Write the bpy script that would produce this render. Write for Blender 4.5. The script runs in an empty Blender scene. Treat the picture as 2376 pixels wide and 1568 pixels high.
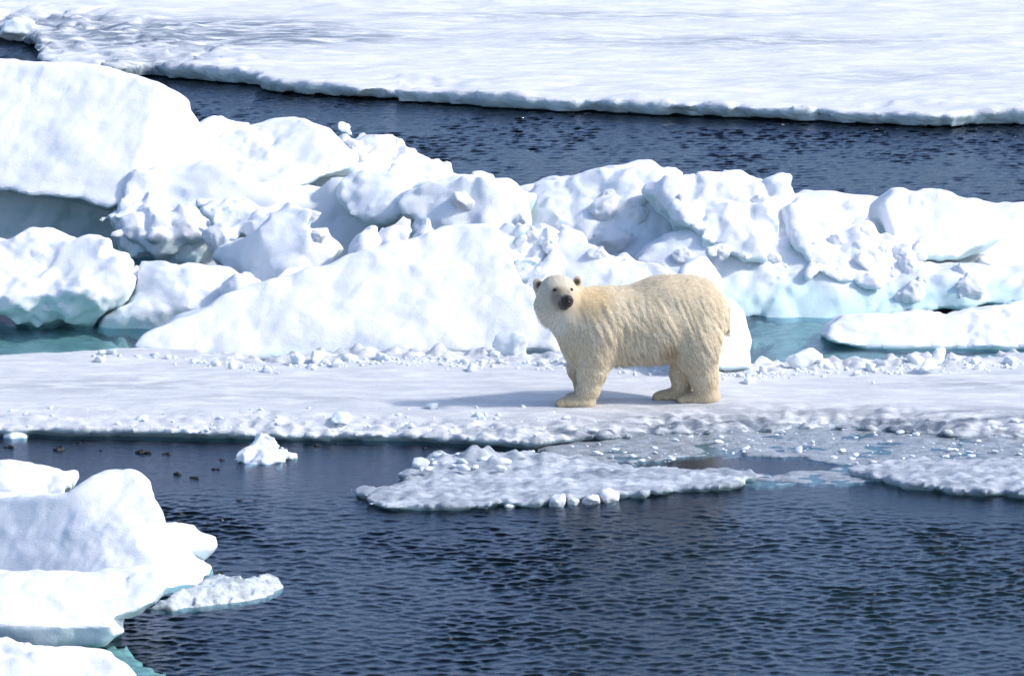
import bpy, math, random
import numpy as np
from mathutils import Vector, Matrix

# ------------------------------------------------------------------ camera, sky, sun, exposure
scene = bpy.context.scene
H = 10.5                       # eye height over the water: the rail of a ship
PITCH = math.radians(10.0)
FOV = math.radians(10.0)
cam_data = bpy.data.cameras.new('camera')
cam = bpy.data.objects.new('camera', cam_data)
scene.collection.objects.link(cam)
cam.location = (0, 0, H)
cam.rotation_euler = (math.pi / 2 - PITCH, 0, 0)
cam_data.sensor_fit = 'HORIZONTAL'
cam_data.angle = FOV
cam_data.clip_start = 0.5
cam_data.clip_end = 12000
scene.camera = cam

SUN_EL = math.radians(40.0)
SUN_AZ = math.radians(101.0)   # clockwise from +Y: from the right, a little on the camera's side
sun_dir = Vector((math.cos(SUN_EL) * math.sin(SUN_AZ), math.cos(SUN_EL) * math.cos(SUN_AZ), math.sin(SUN_EL)))
world = bpy.data.worlds.new('World')
scene.world = world
world.use_nodes = True
wn = world.node_tree
sky = wn.nodes.new('ShaderNodeTexSky')
sky.sky_type = 'NISHITA'
sky.sun_disc = False
sky.sun_elevation = SUN_EL
sky.sun_rotation = SUN_AZ
sky.air_density = 1.0
sky.dust_density = 2.0
sky.ozone_density = 3.5
bg = wn.nodes['Background']
wn.links.new(sky.outputs['Color'], bg.inputs['Color'])
bg.inputs['Strength'].default_value = 0.15
sl = bpy.data.lights.new('sun', 'SUN')
sl.energy = 2.05
sl.angle = math.radians(4.0)
sl.color = (1.0, 0.95, 0.89)
sun = bpy.data.objects.new('sun', sl)
scene.collection.objects.link(sun)
sun.rotation_euler = sun_dir.to_track_quat('Z', 'Y').to_euler()
scene.view_settings.view_transform = 'Standard'
scene.view_settings.look = 'None'
scene.view_settings.exposure = 0.71
scene.view_settings.gamma = 1.0
scene.cycles.max_bounces = 8
scene.cycles.transparent_max_bounces = 12

COL = scene.collection

# ------------------------------------------------------------------ photograph pixel -> place
FPX = 1188 / math.tan(FOV / 2)
CP, SP = math.cos(PITCH), math.sin(PITCH)

def depth_at(y, z=0.0):
    """distance along the view axis of the level z seen at picture row y"""
    return (H - z) / (SP + (y - 784) / FPX * CP)

def place(x, y, s):
    u, v = (x - 1188) / FPX * s, -(y - 784) / FPX * s
    return np.array([u, s * CP + v * SP, H - s * SP + v * CP])

def gnd(x, y, z=0.0):
    return place(x, y, depth_at(y, z))

# ------------------------------------------------------------------ noise
_rng = np.random.RandomState(7)
_perm = _rng.permutation(256).astype(np.int32)
_perm = np.concatenate([_perm, _perm, _perm])
_g = _rng.normal(size=(256, 3)); _g /= np.linalg.norm(_g, axis=1)[:, None]
_gx, _gy, _gz = [np.ascontiguousarray(_g[:, k], dtype=np.float32) for k in range(3)]

def perlin(p):
    p = np.asarray(p)
    x, y, z = [p[:, k] for k in range(3)]
    i, j, k = np.floor(x), np.floor(y), np.floor(z)
    fx, fy, fz = (x - i).astype(np.float32), (y - j).astype(np.float32), (z - k).astype(np.float32)
    i, j, k = i.astype(np.int32) & 255, j.astype(np.int32) & 255, k.astype(np.int32) & 255
    tx, ty, tz = [f * f * f * (f * (f * 6 - 15) + 10) for f in (fx, fy, fz)]
    out = np.zeros(len(p), dtype=np.float32)
    for dx in (0, 1):
        hx = _perm[i + dx]; wx = tx if dx else 1 - tx; ax = fx - dx
        for dy in (0, 1):
            hy = _perm[hx + j + dy]; wxy = wx * (ty if dy else 1 - ty); ay = fy - dy
            for dz in (0, 1):
                h = _perm[hy + k + dz]
                out += wxy * (tz if dz else 1 - tz) * (_gx[h] * ax + _gy[h] * ay + _gz[h] * (fz - dz))
    return out * 1.6

def fbm(p, octv=3, lac=2.07, gain=0.5):
    a, s, o = 1.0, 0.0, np.zeros(len(p))
    q = np.array(p, dtype=np.float64)
    for k in range(octv):
        o += a * perlin(q + 17.3 * k); a *= gain; q = q * lac
    return o

_hash = _rng.rand(4096, 4)

def facets(p, seed=0):
    """broken-ice relief: every cell of a jittered lattice is a plane of its own tilt"""
    i = np.floor(p - 0.5).astype(np.int64)
    best = np.full(len(p), 1e9); bid = np.zeros(len(p), dtype=np.int64); bc = np.zeros((len(p), 3))
    for dx in (0, 1):
        for dy in (0, 1):
            for dz in (0, 1):
                c = i + np.array([dx, dy, dz])
                h = (c[:, 0] * 7919 + c[:, 1] * 104729 + c[:, 2] * 1299709 + seed * 613) & 4095
                ctr = c + 0.15 + 0.7 * _hash[h, :3]
                d = ((p - ctr) ** 2).sum(1)
                m = d < best
                best[m] = d[m]; bid[m] = h[m]; bc[m] = ctr[m]
    n = _hash[(bid * 31 + 7) & 4095, :3] * 2 - 1
    return ((p - bc) * n).sum(1) + (_hash[bid, 3] - 0.5) * 0.8

def _rots(n):
    r = np.random.RandomState(23); out = []
    for _ in range(n):
        q, _r = np.linalg.qr(r.normal(size=(3, 3))); out.append(q)
    return np.array(out, dtype=np.float32)
_rc = [np.ascontiguousarray(c) for c in _rots(64).reshape(64, 9).T]

def rubble(p, seed=0):
    """continuous blocky relief: a heap of randomly turned cubes, planar faces and crisp edges"""
    i = np.floor(p - 0.5).astype(np.int64)
    best = np.full(len(p), -9.0, dtype=np.float32)
    for dx in (0, 1):
        for dy in (0, 1):
            for dz in (0, 1):
                c = i + np.array([dx, dy, dz])
                h = (c[:, 0] * 7919 + c[:, 1] * 104729 + c[:, 2] * 1299709 + seed * 613) & 4095
                k = h & 63
                qx, qy, qz = [(p[:, a] - (c[:, a] + 0.15 + 0.7 * _hash[h, a])).astype(np.float32) for a in range(3)]
                m = np.abs(_rc[0][k] * qx + _rc[1][k] * qy + _rc[2][k] * qz)
                m = np.maximum(m, np.abs(_rc[3][k] * qx + _rc[4][k] * qy + _rc[5][k] * qz))
                m = np.maximum(m, np.abs(_rc[6][k] * qx + _rc[7][k] * qy + _rc[8][k] * qz))
                best = np.maximum(best, 0.45 * _hash[h, 3].astype(np.float32) - m)
    return -(best + 0.12)

def sstep(a, b, x):
    t = np.clip((x - a) / (b - a), 0, 1)
    return t * t * (3 - 2 * t)

def smax(a, b, k):
    h = np.maximum(k - np.abs(a - b), 0) / k
    return np.maximum(a, b) + h * h * k * 0.25

def smin(a, b, k):
    return -smax(-a, -b, k)

# ------------------------------------------------------------------ mesh helpers
def make_mesh(name, verts, faces, smooth=True):
    verts = np.ascontiguousarray(verts, dtype=np.float32)
    faces = np.ascontiguousarray(faces, dtype=np.int32)
    me = bpy.data.meshes.new(name)
    n, k = faces.shape
    me.vertices.add(len(verts)); me.vertices.foreach_set('co', verts.ravel())
    me.loops.add(n * k); me.loops.foreach_set('vertex_index', faces.ravel())
    me.polygons.add(n); me.polygons.foreach_set('loop_start', np.arange(0, n * k, k, dtype=np.int32))
    me.update(calc_edges=True)
    me.polygons.foreach_set('use_smooth', np.full(n, smooth))
    me.validate()
    return me

def add_attr(me, name, vals):
    a = me.attributes.new(name, 'FLOAT', 'POINT')
    a.data.foreach_set('value', np.ascontiguousarray(vals, dtype=np.float32))

def add_col(me, name, cols):
    a = me.color_attributes.new(name, 'FLOAT_COLOR', 'POINT')
    c = np.ones((len(cols), 4), dtype=np.float32); c[:, :3] = cols
    a.data.foreach_set('color', c.ravel())

def surface_nets(vol, org, h):
    nx, ny, nz = vol.shape
    neg = vol < 0
    cnt = np.zeros((nx - 1, ny - 1, nz - 1), dtype=np.int8)
    for a in (0, 1):
        for b in (0, 1):
            for c in (0, 1):
                cnt += neg[a:nx - 1 + a, b:ny - 1 + b, c:nz - 1 + c]
    act = (cnt > 0) & (cnt < 8)
    idx = np.full(act.shape, -1, dtype=np.int64)
    ii = np.argwhere(act)
    idx[act] = np.arange(len(ii))
    acc = np.zeros((len(ii), 3)); num = np.zeros(len(ii))
    cor = {}
    for a in (0, 1):
        for b in (0, 1):
            for c in (0, 1):
                cor[(a, b, c)] = vol[ii[:, 0] + a, ii[:, 1] + b, ii[:, 2] + c]
    for ax in range(3):
        for o1 in (0, 1):
            for o2 in (0, 1):
                e0 = [0, 0, 0]; e1 = [0, 0, 0]
                oth = [q for q in range(3) if q != ax]
                e0[oth[0]] = e1[oth[0]] = o1; e0[oth[1]] = e1[oth[1]] = o2; e1[ax] = 1
                v0, v1 = cor[tuple(e0)], cor[tuple(e1)]
                m = (v0 < 0) != (v1 < 0)
                t = v0[m] / (v0[m] - v1[m])
                pt = np.tile(np.array(e0, dtype=float), (m.sum(), 1)); pt[:, ax] = t
                acc[m] += pt; num[m] += 1
    verts = (ii + acc / num[:, None]) * h + np.asarray(org)
    quads = []
    for ax in range(3):
        sl0 = [slice(None)] * 3; sl1 = [slice(None)] * 3
        sl0[ax] = slice(0, -1); sl1[ax] = slice(1, None)
        s0, s1 = neg[tuple(sl0)], neg[tuple(sl1)]
        e = np.argwhere(s0 != s1)
        o = [q for q in range(3) if q != ax]
        ok = (e[:, o[0]] > 0) & (e[:, o[1]] > 0) & (e[:, o[0]] < vol.shape[o[0]] - 1) & (e[:, o[1]] < vol.shape[o[1]] - 1)
        e = e[ok]
        q = []
        for (d0, d1) in ((-1, -1), (0, -1), (0, 0), (-1, 0)):
            c = e.copy(); c[:, o[0]] += d0; c[:, o[1]] += d1
            q.append(idx[c[:, 0], c[:, 1], c[:, 2]])
        q = np.stack(q, 1)
        flip = s0[e[:, 0], e[:, 1], e[:, 2]]
        if ax == 1:
            flip = ~flip
        q[~flip] = q[~flip][:, ::-1]
        quads.append(q)
    return verts, np.concatenate(quads)

def blur(vol, n=1):
    for _ in range(n):
        for ax in range(3):
            p = np.concatenate([np.take(vol, [0], ax), vol, np.take(vol, [-1], ax)], ax)
            s = [slice(None)] * 3
            a, b, c = list(s), list(s), list(s)
            a[ax] = slice(0, -2); b[ax] = slice(1, -1); c[ax] = slice(2, None)
            vol = 0.25 * p[tuple(a)] + 0.5 * p[tuple(b)] + 0.25 * p[tuple(c)]
    return vol

def poly_sdf(P, poly):
    """signed distance of 2-D points to a closed polygon, negative inside"""
    d = np.full(len(P), 1e18); inside = np.zeros(len(P), dtype=bool)
    n = len(poly)
    for i in range(n):
        a, b = poly[i], poly[(i + 1) % n]
        e = b - a; w = P - a
        t = np.clip((w @ e) / max(e @ e, 1e-12), 0, 1)
        d = np.minimum(d, ((w - t[:, None] * e) ** 2).sum(1))
        c = ((a[1] <= P[:, 1]) != (b[1] <= P[:, 1]))
        if abs(e[1]) > 1e-12:
            xi = a[0] + (P[:, 1] - a[1]) / e[1] * e[0]
            inside ^= c & (P[:, 0] < xi)
    d = np.sqrt(d)
    return np.where(inside, -d, d)

def vnormals(me):
    n = np.zeros(len(me.vertices) * 3, dtype=np.float32)
    me.vertices.foreach_get('normal', n)
    return n.reshape(-1, 3)

def link(name, data, mat=None, parent=None):
    o = bpy.data.objects.new(name, data)
    COL.objects.link(o)
    if mat is not None:
        data.materials.clear(); data.materials.append(mat)
    if parent is not None:
        o.parent = parent
    return o

def tag(o, label, cat, group=None):
    o['label'] = label; o['category'] = cat
    if group:
        o['group'] = group
    return o

# ------------------------------------------------------------------ materials
class NT:
    def __init__(self, name):
        self.m = bpy.data.materials.new(name); self.m.use_nodes = True
        self.t = self.m.node_tree
        self.p = self.t.nodes['Principled BSDF']; self.out = self.t.nodes['Material Output']
    def n(self, kind, **kw):
        nd = self.t.nodes.new(kind)
        for k, v in kw.items():
            if k in nd.inputs.keys():
                nd.inputs[k].default_value = v
            else:
                setattr(nd, k, v)
        return nd
    def l(self, a, b):
        self.t.links.new(a, b)
    def coords(self, scale=(1, 1, 1), rot=(0, 0, 0)):
        tc = self.n('ShaderNodeTexCoord'); mp = self.n('ShaderNodeMapping')
        mp.inputs['Scale'].default_value = scale; mp.inputs['Rotation'].default_value = rot
        self.l(tc.outputs['Object'], mp.inputs['Vector'])
        return mp.outputs['Vector']
    def noise(self, vec, scale, detail=3, rough=0.55):
        nd = self.n('ShaderNodeTexNoise'); nd.inputs['Scale'].default_value = scale
        nd.inputs['Detail'].default_value = detail; nd.inputs['Roughness'].default_value = rough
        self.l(vec, nd.inputs['Vector'])
        return nd.outputs['Fac']
    def ramp(self, fac, stops):
        r = self.n('ShaderNodeValToRGB'); e = r.color_ramp.elements
        e[0].position, e[0].color = stops[0][0], (*stops[0][1], 1)
        e[1].position, e[1].color = stops[-1][0], (*stops[-1][1], 1)
        for p, c in stops[1:-1]:
            q = e.new(p); q.color = (*c, 1)
        self.l(fac, r.inputs['Fac'])
        return r.outputs['Color']
    def mix(self, fac, a, b, kind='MIX'):
        m = self.n('ShaderNodeMix'); m.data_type = 'RGBA'; m.blend_type = kind
        for sock, val in ((m.inputs[0], fac), (m.inputs[6], a), (m.inputs[7], b)):
            if isinstance(val, (int, float)):
                sock.default_value = val
            elif isinstance(val, tuple):
                sock.default_value = (*val, 1)
            else:
                self.l(val, sock)
        return m.outputs[2]
    def math(self, op, a, b=0.0):
        m = self.n('ShaderNodeMath'); m.operation = op
        for i, v in enumerate((a, b)):
            if isinstance(v, (int, float)):
                m.inputs[i].default_value = v
            else:
                self.l(v, m.inputs[i])
        return m.outputs[0]
    def bump(self, hgt, strength, dist, prev=None):
        b = self.n('ShaderNodeBump'); b.inputs['Strength'].default_value = strength
        b.inputs['Distance'].default_value = dist
        self.l(hgt, b.inputs['Height'])
        if prev is not None:
            self.l(prev, b.inputs['Normal'])
        return b.outputs['Normal']

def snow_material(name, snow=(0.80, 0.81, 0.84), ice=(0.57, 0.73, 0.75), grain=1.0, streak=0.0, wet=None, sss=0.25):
    t = NT(name)
    v = t.coords()
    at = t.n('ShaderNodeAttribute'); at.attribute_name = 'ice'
    var = t.noise(v, 3.0, 4)
    c = t.mix(t.math('MULTIPLY', var, 0.35), snow, tuple(q * f for q, f in zip(snow, (0.90, 0.93, 0.98))))
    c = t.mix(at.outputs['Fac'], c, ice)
    if wet is not None:
        aw = t.n('ShaderNodeAttribute'); aw.attribute_name = 'wet'
        wn_ = t.noise(t.coords((0.28, 1.0, 1.0), (0, 0, 0.12)), 6.0, 6, 0.68)
        f = t.math('MULTIPLY', aw.outputs['Fac'], t.n('ShaderNodeMapRange').outputs[0])
        mr = t.t.nodes[-1] if False else [n for n in t.t.nodes if n.type == 'MAP_RANGE'][-1]
        mr.inputs['From Min'].default_value = 0.36; mr.inputs['From Max'].default_value = 0.56
        t.l(wn_, mr.inputs['Value'])
        c = t.mix(f, c, wet)
    t.l(c, t.p.inputs['Base Color'])
    n1 = t.noise(v, 22.0, 5, 0.6)
    n0 = t.noise(t.coords((1.0, 0.7, 0.55), (0.0, 0.6, 0.3)), 8.0, 4, 0.6)
    nb = t.bump(n0, 0.08, 0.05)
    nb = t.bump(n1, 0.14 * grain, 0.03, nb)
    n2 = t.noise(v, 70.0, 4, 0.7)
    nb = t.bump(n2, 0.75 * grain, 0.010, nb)
    if streak > 0:
        n3 = t.noise(t.coords((0.35, 2.2, 1.0), (0, 0, 0.25)), 3.2, 5, 0.6)
        nb = t.bump(n3, streak, 0.08, nb)
    t.l(nb, t.p.inputs['Normal'])
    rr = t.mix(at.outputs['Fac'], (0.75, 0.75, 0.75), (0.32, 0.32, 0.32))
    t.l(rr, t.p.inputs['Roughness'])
    t.p.inputs['IOR'].default_value = 1.31
    t.p.inputs['Specular IOR Level'].default_value = 0.35
    if sss > 0:
        t.p.inputs['Subsurface Weight'].default_value = sss
        t.p.inputs['Subsurface Radius'].default_value = (0.6, 0.8, 1.0)
        t.p.inputs['Subsurface Scale'].default_value = 0.025
    return t.m

M = {}
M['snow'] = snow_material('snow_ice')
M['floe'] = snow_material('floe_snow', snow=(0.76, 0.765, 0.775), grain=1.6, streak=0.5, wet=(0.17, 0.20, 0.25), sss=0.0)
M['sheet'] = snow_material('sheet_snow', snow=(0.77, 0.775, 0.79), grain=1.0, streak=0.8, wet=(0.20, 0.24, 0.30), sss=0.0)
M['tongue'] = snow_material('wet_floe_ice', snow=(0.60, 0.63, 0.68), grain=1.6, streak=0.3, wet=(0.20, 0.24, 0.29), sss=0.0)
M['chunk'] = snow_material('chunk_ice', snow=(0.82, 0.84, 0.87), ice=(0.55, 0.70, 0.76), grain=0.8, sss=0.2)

def icy(name, col, rough=0.18, trans=0.25):
    t = NT(name)
    v = t.coords()
    c = t.ramp(t.noise(v, 7.0, 5, 0.65), [(0.32, tuple(q * 0.5 for q in col)), (0.62, col)])
    t.l(c, t.p.inputs['Base Color'])
    nb = t.bump(t.noise(v, 30.0, 4, 0.6), 0.6, 0.03)
    t.l(nb, t.p.inputs['Normal'])
    t.p.inputs['Roughness'].default_value = rough
    t.p.inputs['IOR'].default_value = 1.31
    t.p.inputs['Transmission Weight'].default_value = trans
    return t.m

M['clear'] = icy('clear_ice', (0.78, 0.84, 0.87), 0.15, 0.2)
M['slush'] = icy('slush_ice', (0.36, 0.395, 0.44), 0.22, 0.0)
M['shelf'] = icy('sunken_ice', (0.62, 0.71, 0.66), 0.6, 0.0)

def flat(name, col, rough=0.5, bump=0.0, scale=40):
    t = NT(name)
    v = t.coords()
    c = t.ramp(t.noise(v, scale, 3), [(0.3, tuple(q * 0.6 for q in col)), (0.7, col)])
    t.l(c, t.p.inputs['Base Color'])
    if bump:
        t.l(t.bump(t.noise(v, scale * 1.5, 3), bump, 0.01), t.p.inputs['Normal'])
    t.p.inputs['Roughness'].default_value = rough
    return t.m

M['debris'] = flat('dark_debris', (0.008, 0.007, 0.007), 0.6, 0.6)
M['seabed'] = flat('deep_water', (0.002, 0.004, 0.012), 0.9, 0, 0.3)
M['nose'] = flat('wet_nose', (0.018, 0.012, 0.010), 0.35, 0.3, 90)
M['eye'] = flat('dark_eye', (0.012, 0.007, 0.005), 0.12)
M['claw'] = flat('claw_horn', (0.03, 0.022, 0.018), 0.35)

# water: sky mirrored by Fresnel over tinted clear depth
t = NT('sea_water')
t.t.nodes.remove(t.p)
v = t.coords()
nb = t.bump(t.noise(t.coords((0.8, 1.0, 1.0)), 32.0, 3, 0.6), 0.5, 0.012)
gl = t.n('ShaderNodeBsdfGlossy'); gl.inputs['Roughness'].default_value = 0.11
gl.inputs['Color'].default_value = (0.62, 0.67, 0.80, 1)
tr = t.n('ShaderNodeBsdfTransparent'); tr.inputs['Color'].default_value = (0.50, 0.72, 0.75, 1)
t.l(nb, gl.inputs['Normal'])
geo = t.n('ShaderNodeNewGeometry'); dt = t.n('ShaderNodeVectorMath'); dt.operation = 'DOT_PRODUCT'
t.l(geo.outputs['Incoming'], dt.inputs[0]); t.l(nb, dt.inputs[1])
cosv = t.math('ABSOLUTE', dt.outputs['Value'])
sch = t.math('ADD', t.math('MULTIPLY', t.math('POWER', t.math('SUBTRACT', 1.0, cosv), 5.0), 0.98), 0.02)
mx = t.n('ShaderNodeMixShader')
t.l(sch, mx.inputs[0]); t.l(tr.outputs[0], mx.inputs[1]); t.l(gl.outputs[0], mx.inputs[2])
t.l(mx.outputs[0], t.out.inputs['Surface'])
M['water'] = t.m

# ------------------------------------------------------------------ water and sea bed
def wave_height(X, Y):
    rs = np.random.RandomState(11)
    hgt = np.zeros(X.shape)
    for k in range(84):
        lam = 0.058 * (0.27 / 0.058) ** rs.rand()
        th = math.radians(80) + rs.normal() * 0.95
        kx, ky = math.cos(th) * 2 * math.pi / lam, math.sin(th) * 2 * math.pi / lam
        slope = 0.034 * (lam / 0.15) ** -0.1
        hgt += slope * lam / (2 * math.pi) * np.sin(kx * X + ky * Y + rs.rand() * 6.283)
    return hgt

def build_water():
    V, F, base = [], [], 0
    def patch(xs, ys, waves, fade=0.4):
        nonlocal base
        X, Y = np.meshgrid(xs, ys)
        Z = np.zeros(X.shape)
        if waves:
            q = np.stack([X.ravel() * 0.45, Y.ravel() * 0.22, X.ravel() * 0], 1)
            gust = 0.50 + 0.70 * sstep(-0.35, 0.45, fbm(q, 2)).reshape(X.shape)
            gust *= 0.75 + 0.5 * sstep(-0.2, 0.3, fbm(q * 4.1 + 7, 2)).reshape(X.shape)
            chop = 1.0 - 0.80 * sstep(50.0, 51.8, Y + 0.12 * X)
            chop = np.where(Y > 54.9, np.minimum(chop, 0.05), chop) + 1.0 * sstep(63.5, 66.5, Y)
            calm = np.exp(-(((X - 1.75) / 2.2) ** 2 + ((Y - 52.9) / 1.0) ** 2))
            chop *= 1 - 0.97 * np.clip(calm * 1.6, 0, 1)
            edge = np.minimum(np.minimum(X - xs[0], xs[-1] - X), np.minimum(Y - ys[0], ys[-1] - Y))
            Z = wave_height(X, Y) * np.clip(chop, 0, 1.0) * np.minimum(gust, 1.25) * sstep(0, fade, edge)
        nr, nc = X.shape
        i = np.arange(nr * nc).reshape(nr, nc) + base
        V.append(np.stack([X, Y - 2.8 * Z, Z], -1).reshape(-1, 3)); base += nr * nc
        F.append(np.stack([i[:-1, :-1], i[:-1, 1:], i[1:, 1:], i[1:, :-1]], -1).reshape(-1, 4))
    far = [8, 14, 40, 150, 800, 4000]; lo = [-60, -10, 20, 36, 42.5]; hi = [84, 95, 120, 300, 1200, 5000]
    patch(np.linspace(-5.7, 5.7, 530), np.linspace(42.5, 55.6, 580), True)
    patch(np.linspace(-8, 8, 120), np.linspace(55.6, 64, 90), True)
    patch(np.linspace(-8, 8, 380), np.linspace(64, 84, 400), True)
    for sx in (-1, 1):
        patch(np.linspace(5.7, 8, 8) * sx if sx > 0 else np.linspace(-8, -5.7, 8), np.linspace(42.5, 55.6, 12), False)
        patch(np.array(far, dtype=float) if sx > 0 else -np.array(far[::-1], dtype=float), np.array(lo + [55.6, 64] + hi, dtype=float), False)
    patch(np.linspace(-8, 8, 9), np.array(lo, dtype=float), False)
    patch(np.linspace(-8, 8, 9), np.array(hi, dtype=float), False)
    me = make_mesh('sea_water', np.concatenate(V), np.concatenate(F))
    o = link('sea_water', me, M['water'])
    o['kind'] = 'structure'; o['label'] = 'dark blue rippled sea water between the ice floes'
    me = make_mesh('seabed', np.array([[-4000, -200, -9], [4000, -200, -9], [4000, 6000, -9], [-4000, 6000, -9]]), np.array([[0, 1, 2, 3]]))
    o = link('sea_bed', me, M['seabed']); o['kind'] = 'structure'; o['label'] = 'dark depth under the sea water'
build_water()

# ------------------------------------------------------------------ floes seen from above: outline on the water + relief
def outline(pts, z=0.0):
    return np.array([gnd(x, y, z)[:2] for x, y in pts])

def floe(name, pts, top, vox, mat, edge_noise=0.08, under=0.12, lip=0.05, relief=None, wetf=None, zmin=-0.12, zmax=0.5,
         rnd=0.10, seed=0, icebias=0.0, z_px=0.05, xlim=None):
    P2 = outline(pts, z_px)
    lo, hi = P2.min(0) - 0.3, P2.max(0) + 0.3
    if xlim:
        lo[0], hi[0] = xlim
    xs = np.arange(lo[0], hi[0], vox); ys = np.arange(lo[1], hi[1], vox); zs = np.arange(zmin - 2 * vox, zmax + 2 * vox, vox)
    XX, YY = np.meshgrid(xs, ys, indexing='ij')
    p = np.stack([XX.ravel(), YY.ravel()], 1)
    d2 = poly_sdf(p, P2)
    p3 = np.column_stack([p, np.full(len(p), seed * 3.7)])
    d2 = d2 + edge_noise * fbm(p3 * 3.0, 3) + edge_noise * 0.35 * fbm(p3 * 14.0, 2)
    h = top(p, -d2)
    if relief is not None:
        h = h + relief(p, -d2)
    d2 = d2.reshape(XX.shape)[..., None]; h = h.reshape(XX.shape)[..., None]
    Z = zs[None, None, :]
    cut = under * sstep(lip + 0.03, lip - 0.08, Z)
    vol = smax(d2 + cut, Z - h, rnd)
    vol = np.maximum(vol, zmin - Z)
    v, q = surface_nets(vol, (xs[0], ys[0], zs[0]), vox)
    q = q[v[q][:, :, 2].max(1) > zmin + 0.4 * vox]
    me = make_mesh(name, v, q)
    n = vnormals(me)
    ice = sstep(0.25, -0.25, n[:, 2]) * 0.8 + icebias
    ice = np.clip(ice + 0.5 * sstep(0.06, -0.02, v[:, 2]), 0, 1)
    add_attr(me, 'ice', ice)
    if wetf is not None:
        add_attr(me, 'wet', np.clip(wetf(v), 0, 1))
    else:
        add_attr(me, 'wet', np.zeros(len(v)))
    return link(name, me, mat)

def blobw(v, spots):
    """soft patches on the ice, given as (x, y, rx, ry, weight) in photograph pixels"""
    w = np.zeros(len(v))
    for x, y, rx, ry, a in spots:
        c = gnd(x, y, 0.1); ex = gnd(x + rx, y, 0.1)[0] - c[0]; ey = abs(gnd(x, y - ry, 0.1)[1] - c[1])
        w = np.maximum(w, a * np.exp(-(((v[:, 0] - c[0]) / ex) ** 2 + ((v[:, 1] - c[1]) / ey) ** 2)))
    return w

# far ice sheet
far_pts = [(-700, 185), (-170, 185), (-150, 95), (-60, 84), (0, 84), (40, 94), (80, 108), (92, 126), (112, 176), (250, 180), (330, 171), (420, 180), (500, 186), (590, 194),
           (632, 212), (740, 217), (860, 224), (1000, 235), (1120, 245), (1250, 252), (1400, 258), (1600, 266), (1800, 274), (1950, 281), (2150, 291),
           (2270, 287), (2400, 286), (2700, 292), (2900, 300)]
_end = [(3100, -90), (-700, -90)]
def far_top(p, d):
    q = np.column_stack([p, np.zeros(len(p))])
    base = 0.22 + 0.03 * sstep(0.0, 2.5, d)
    st = fbm(q * np.array([0.35, 1.0, 1]), 3) * 0.07
    return base + st
def far_relief(p, d):
    q = np.column_stack([p, np.full(len(p), 2.2)])
    rub = facets(q * 3.2, 3) * 0.045 * (np.exp(-((d - 0.6) / 0.7) ** 2) * sstep(-0.1, 0.35, fbm(q * 0.6, 2)) + 1.5 * sstep(-3.0, -4.6, p[:, 0]) * sstep(3.5, 1.0, d))
    rim = -rubble(q * 3.6, 4) * 0.05 * sstep(0.8, 0.05, d) * sstep(-0.3, 0.3, fbm(q * 0.9, 2))
    return rub + rim + 0.032 * fbm(q * np.array([0.9, 3.2, 1]), 4) - 0.02 * np.abs(perlin(q * np.array([0.5, 2.1, 1])))
def far_wet(v):
    return 0.22 + blobw(v, [(420, 100, 360, 30, 1.6), (620, 112, 260, 10, 1.2), (850, 105, 240, 9, 0.6), (130, 70, 160, 16, 0.9), (1700, 120, 500, 16, 0.5), (1350, 60, 500, 10, 0.45),
                     (2050, 200, 260, 14, 0.35), (330, 160, 120, 12, 0.8)])
far = floe('ice_sheet', far_pts + _end, far_top, 0.07, M['sheet'], edge_noise=0.13, under=0.10, lip=0.12, relief=far_relief, wetf=far_wet,
           zmin=0.02, zmax=0.5, rnd=0.035, seed=5)
far['kind'] = 'structure'; far['label'] = 'wide flat snow covered ice sheet across the far side of the channel'
# the sheet runs on to the horizon
_ys = np.concatenate([np.linspace(94, 140, 60), [180, 260, 500, 1200, 3000, 6000]]); _xs = np.concatenate([[-4000, -900, -200, -60], np.linspace(-25, 25, 60), [60, 200, 900, 4000]])
X, Y = np.meshgrid(_xs, _ys)
Z = 0.23 + fbm(np.stack([X.ravel() * 0.35, Y.ravel(), X.ravel() * 0], 1), 3).reshape(X.shape) * 0.06 * (np.abs(X) < 26) * (Y < 141)
i = np.arange(X.size).reshape(X.shape)
me = make_mesh('ice_plain', np.stack([X, Y, Z], -1).reshape(-1, 3), np.stack([i[:-1, :-1], i[:-1, 1:], i[1:, 1:], i[1:, :-1]], -1).reshape(-1, 4))
add_attr(me, 'ice', np.zeros(X.size)); add_attr(me, 'wet', np.zeros(X.size))
o = link('ice_plain', me, M['sheet']); o['kind'] = 'structure'; o['label'] = 'ice plain running on to the horizon'

# the floe the bear stands on
bear_front = [(-250, 998), (0, 1001), (150, 1003), (300, 1004), (480, 1010), (650, 1013), (830, 1014), (1000, 1019), (1150, 1027), (1240, 1034)]
bear_right = [(1320, 1020), (1500, 1008), (1700, 1000), (1850, 990), (2000, 992), (2150, 1006), (2300, 1012), (2700, 1020)]
bear_back = [(2700, 832), (2376, 836), (2250, 842), (2150, 842), (2050, 850), (1940, 850), (1850, 853), (1740, 862), (1620, 858), (1480, 846), (1350, 845), (1280, 838), (1150, 836),
             (1000, 833), (900, 832), (750, 835), (640, 846), (600, 846), (500, 834), (420, 826), (330, 820), (200, 822), (80, 828), (-50, 834), (-250, 838)]
_front_y = np.array([gnd(x, y, 0.05)[:2] for x, y in bear_front + bear_right])
def floe_top(p, d):
    q = np.column_stack([p, np.zeros(len(p))])
    fy = np.interp(p[:, 0], _front_y[:, 0], _front_y[:, 1])
    low = sstep(0.3, 1.2, p[:, 0]) * sstep(0.95, 0.0, p[:, 1] - fy)
    return 0.105 + 0.03 * sstep(0.0, 0.7, d) + fbm(q * np.array([0.5, 1.1, 1]), 2) * 0.025 - 0.085 * low
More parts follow.
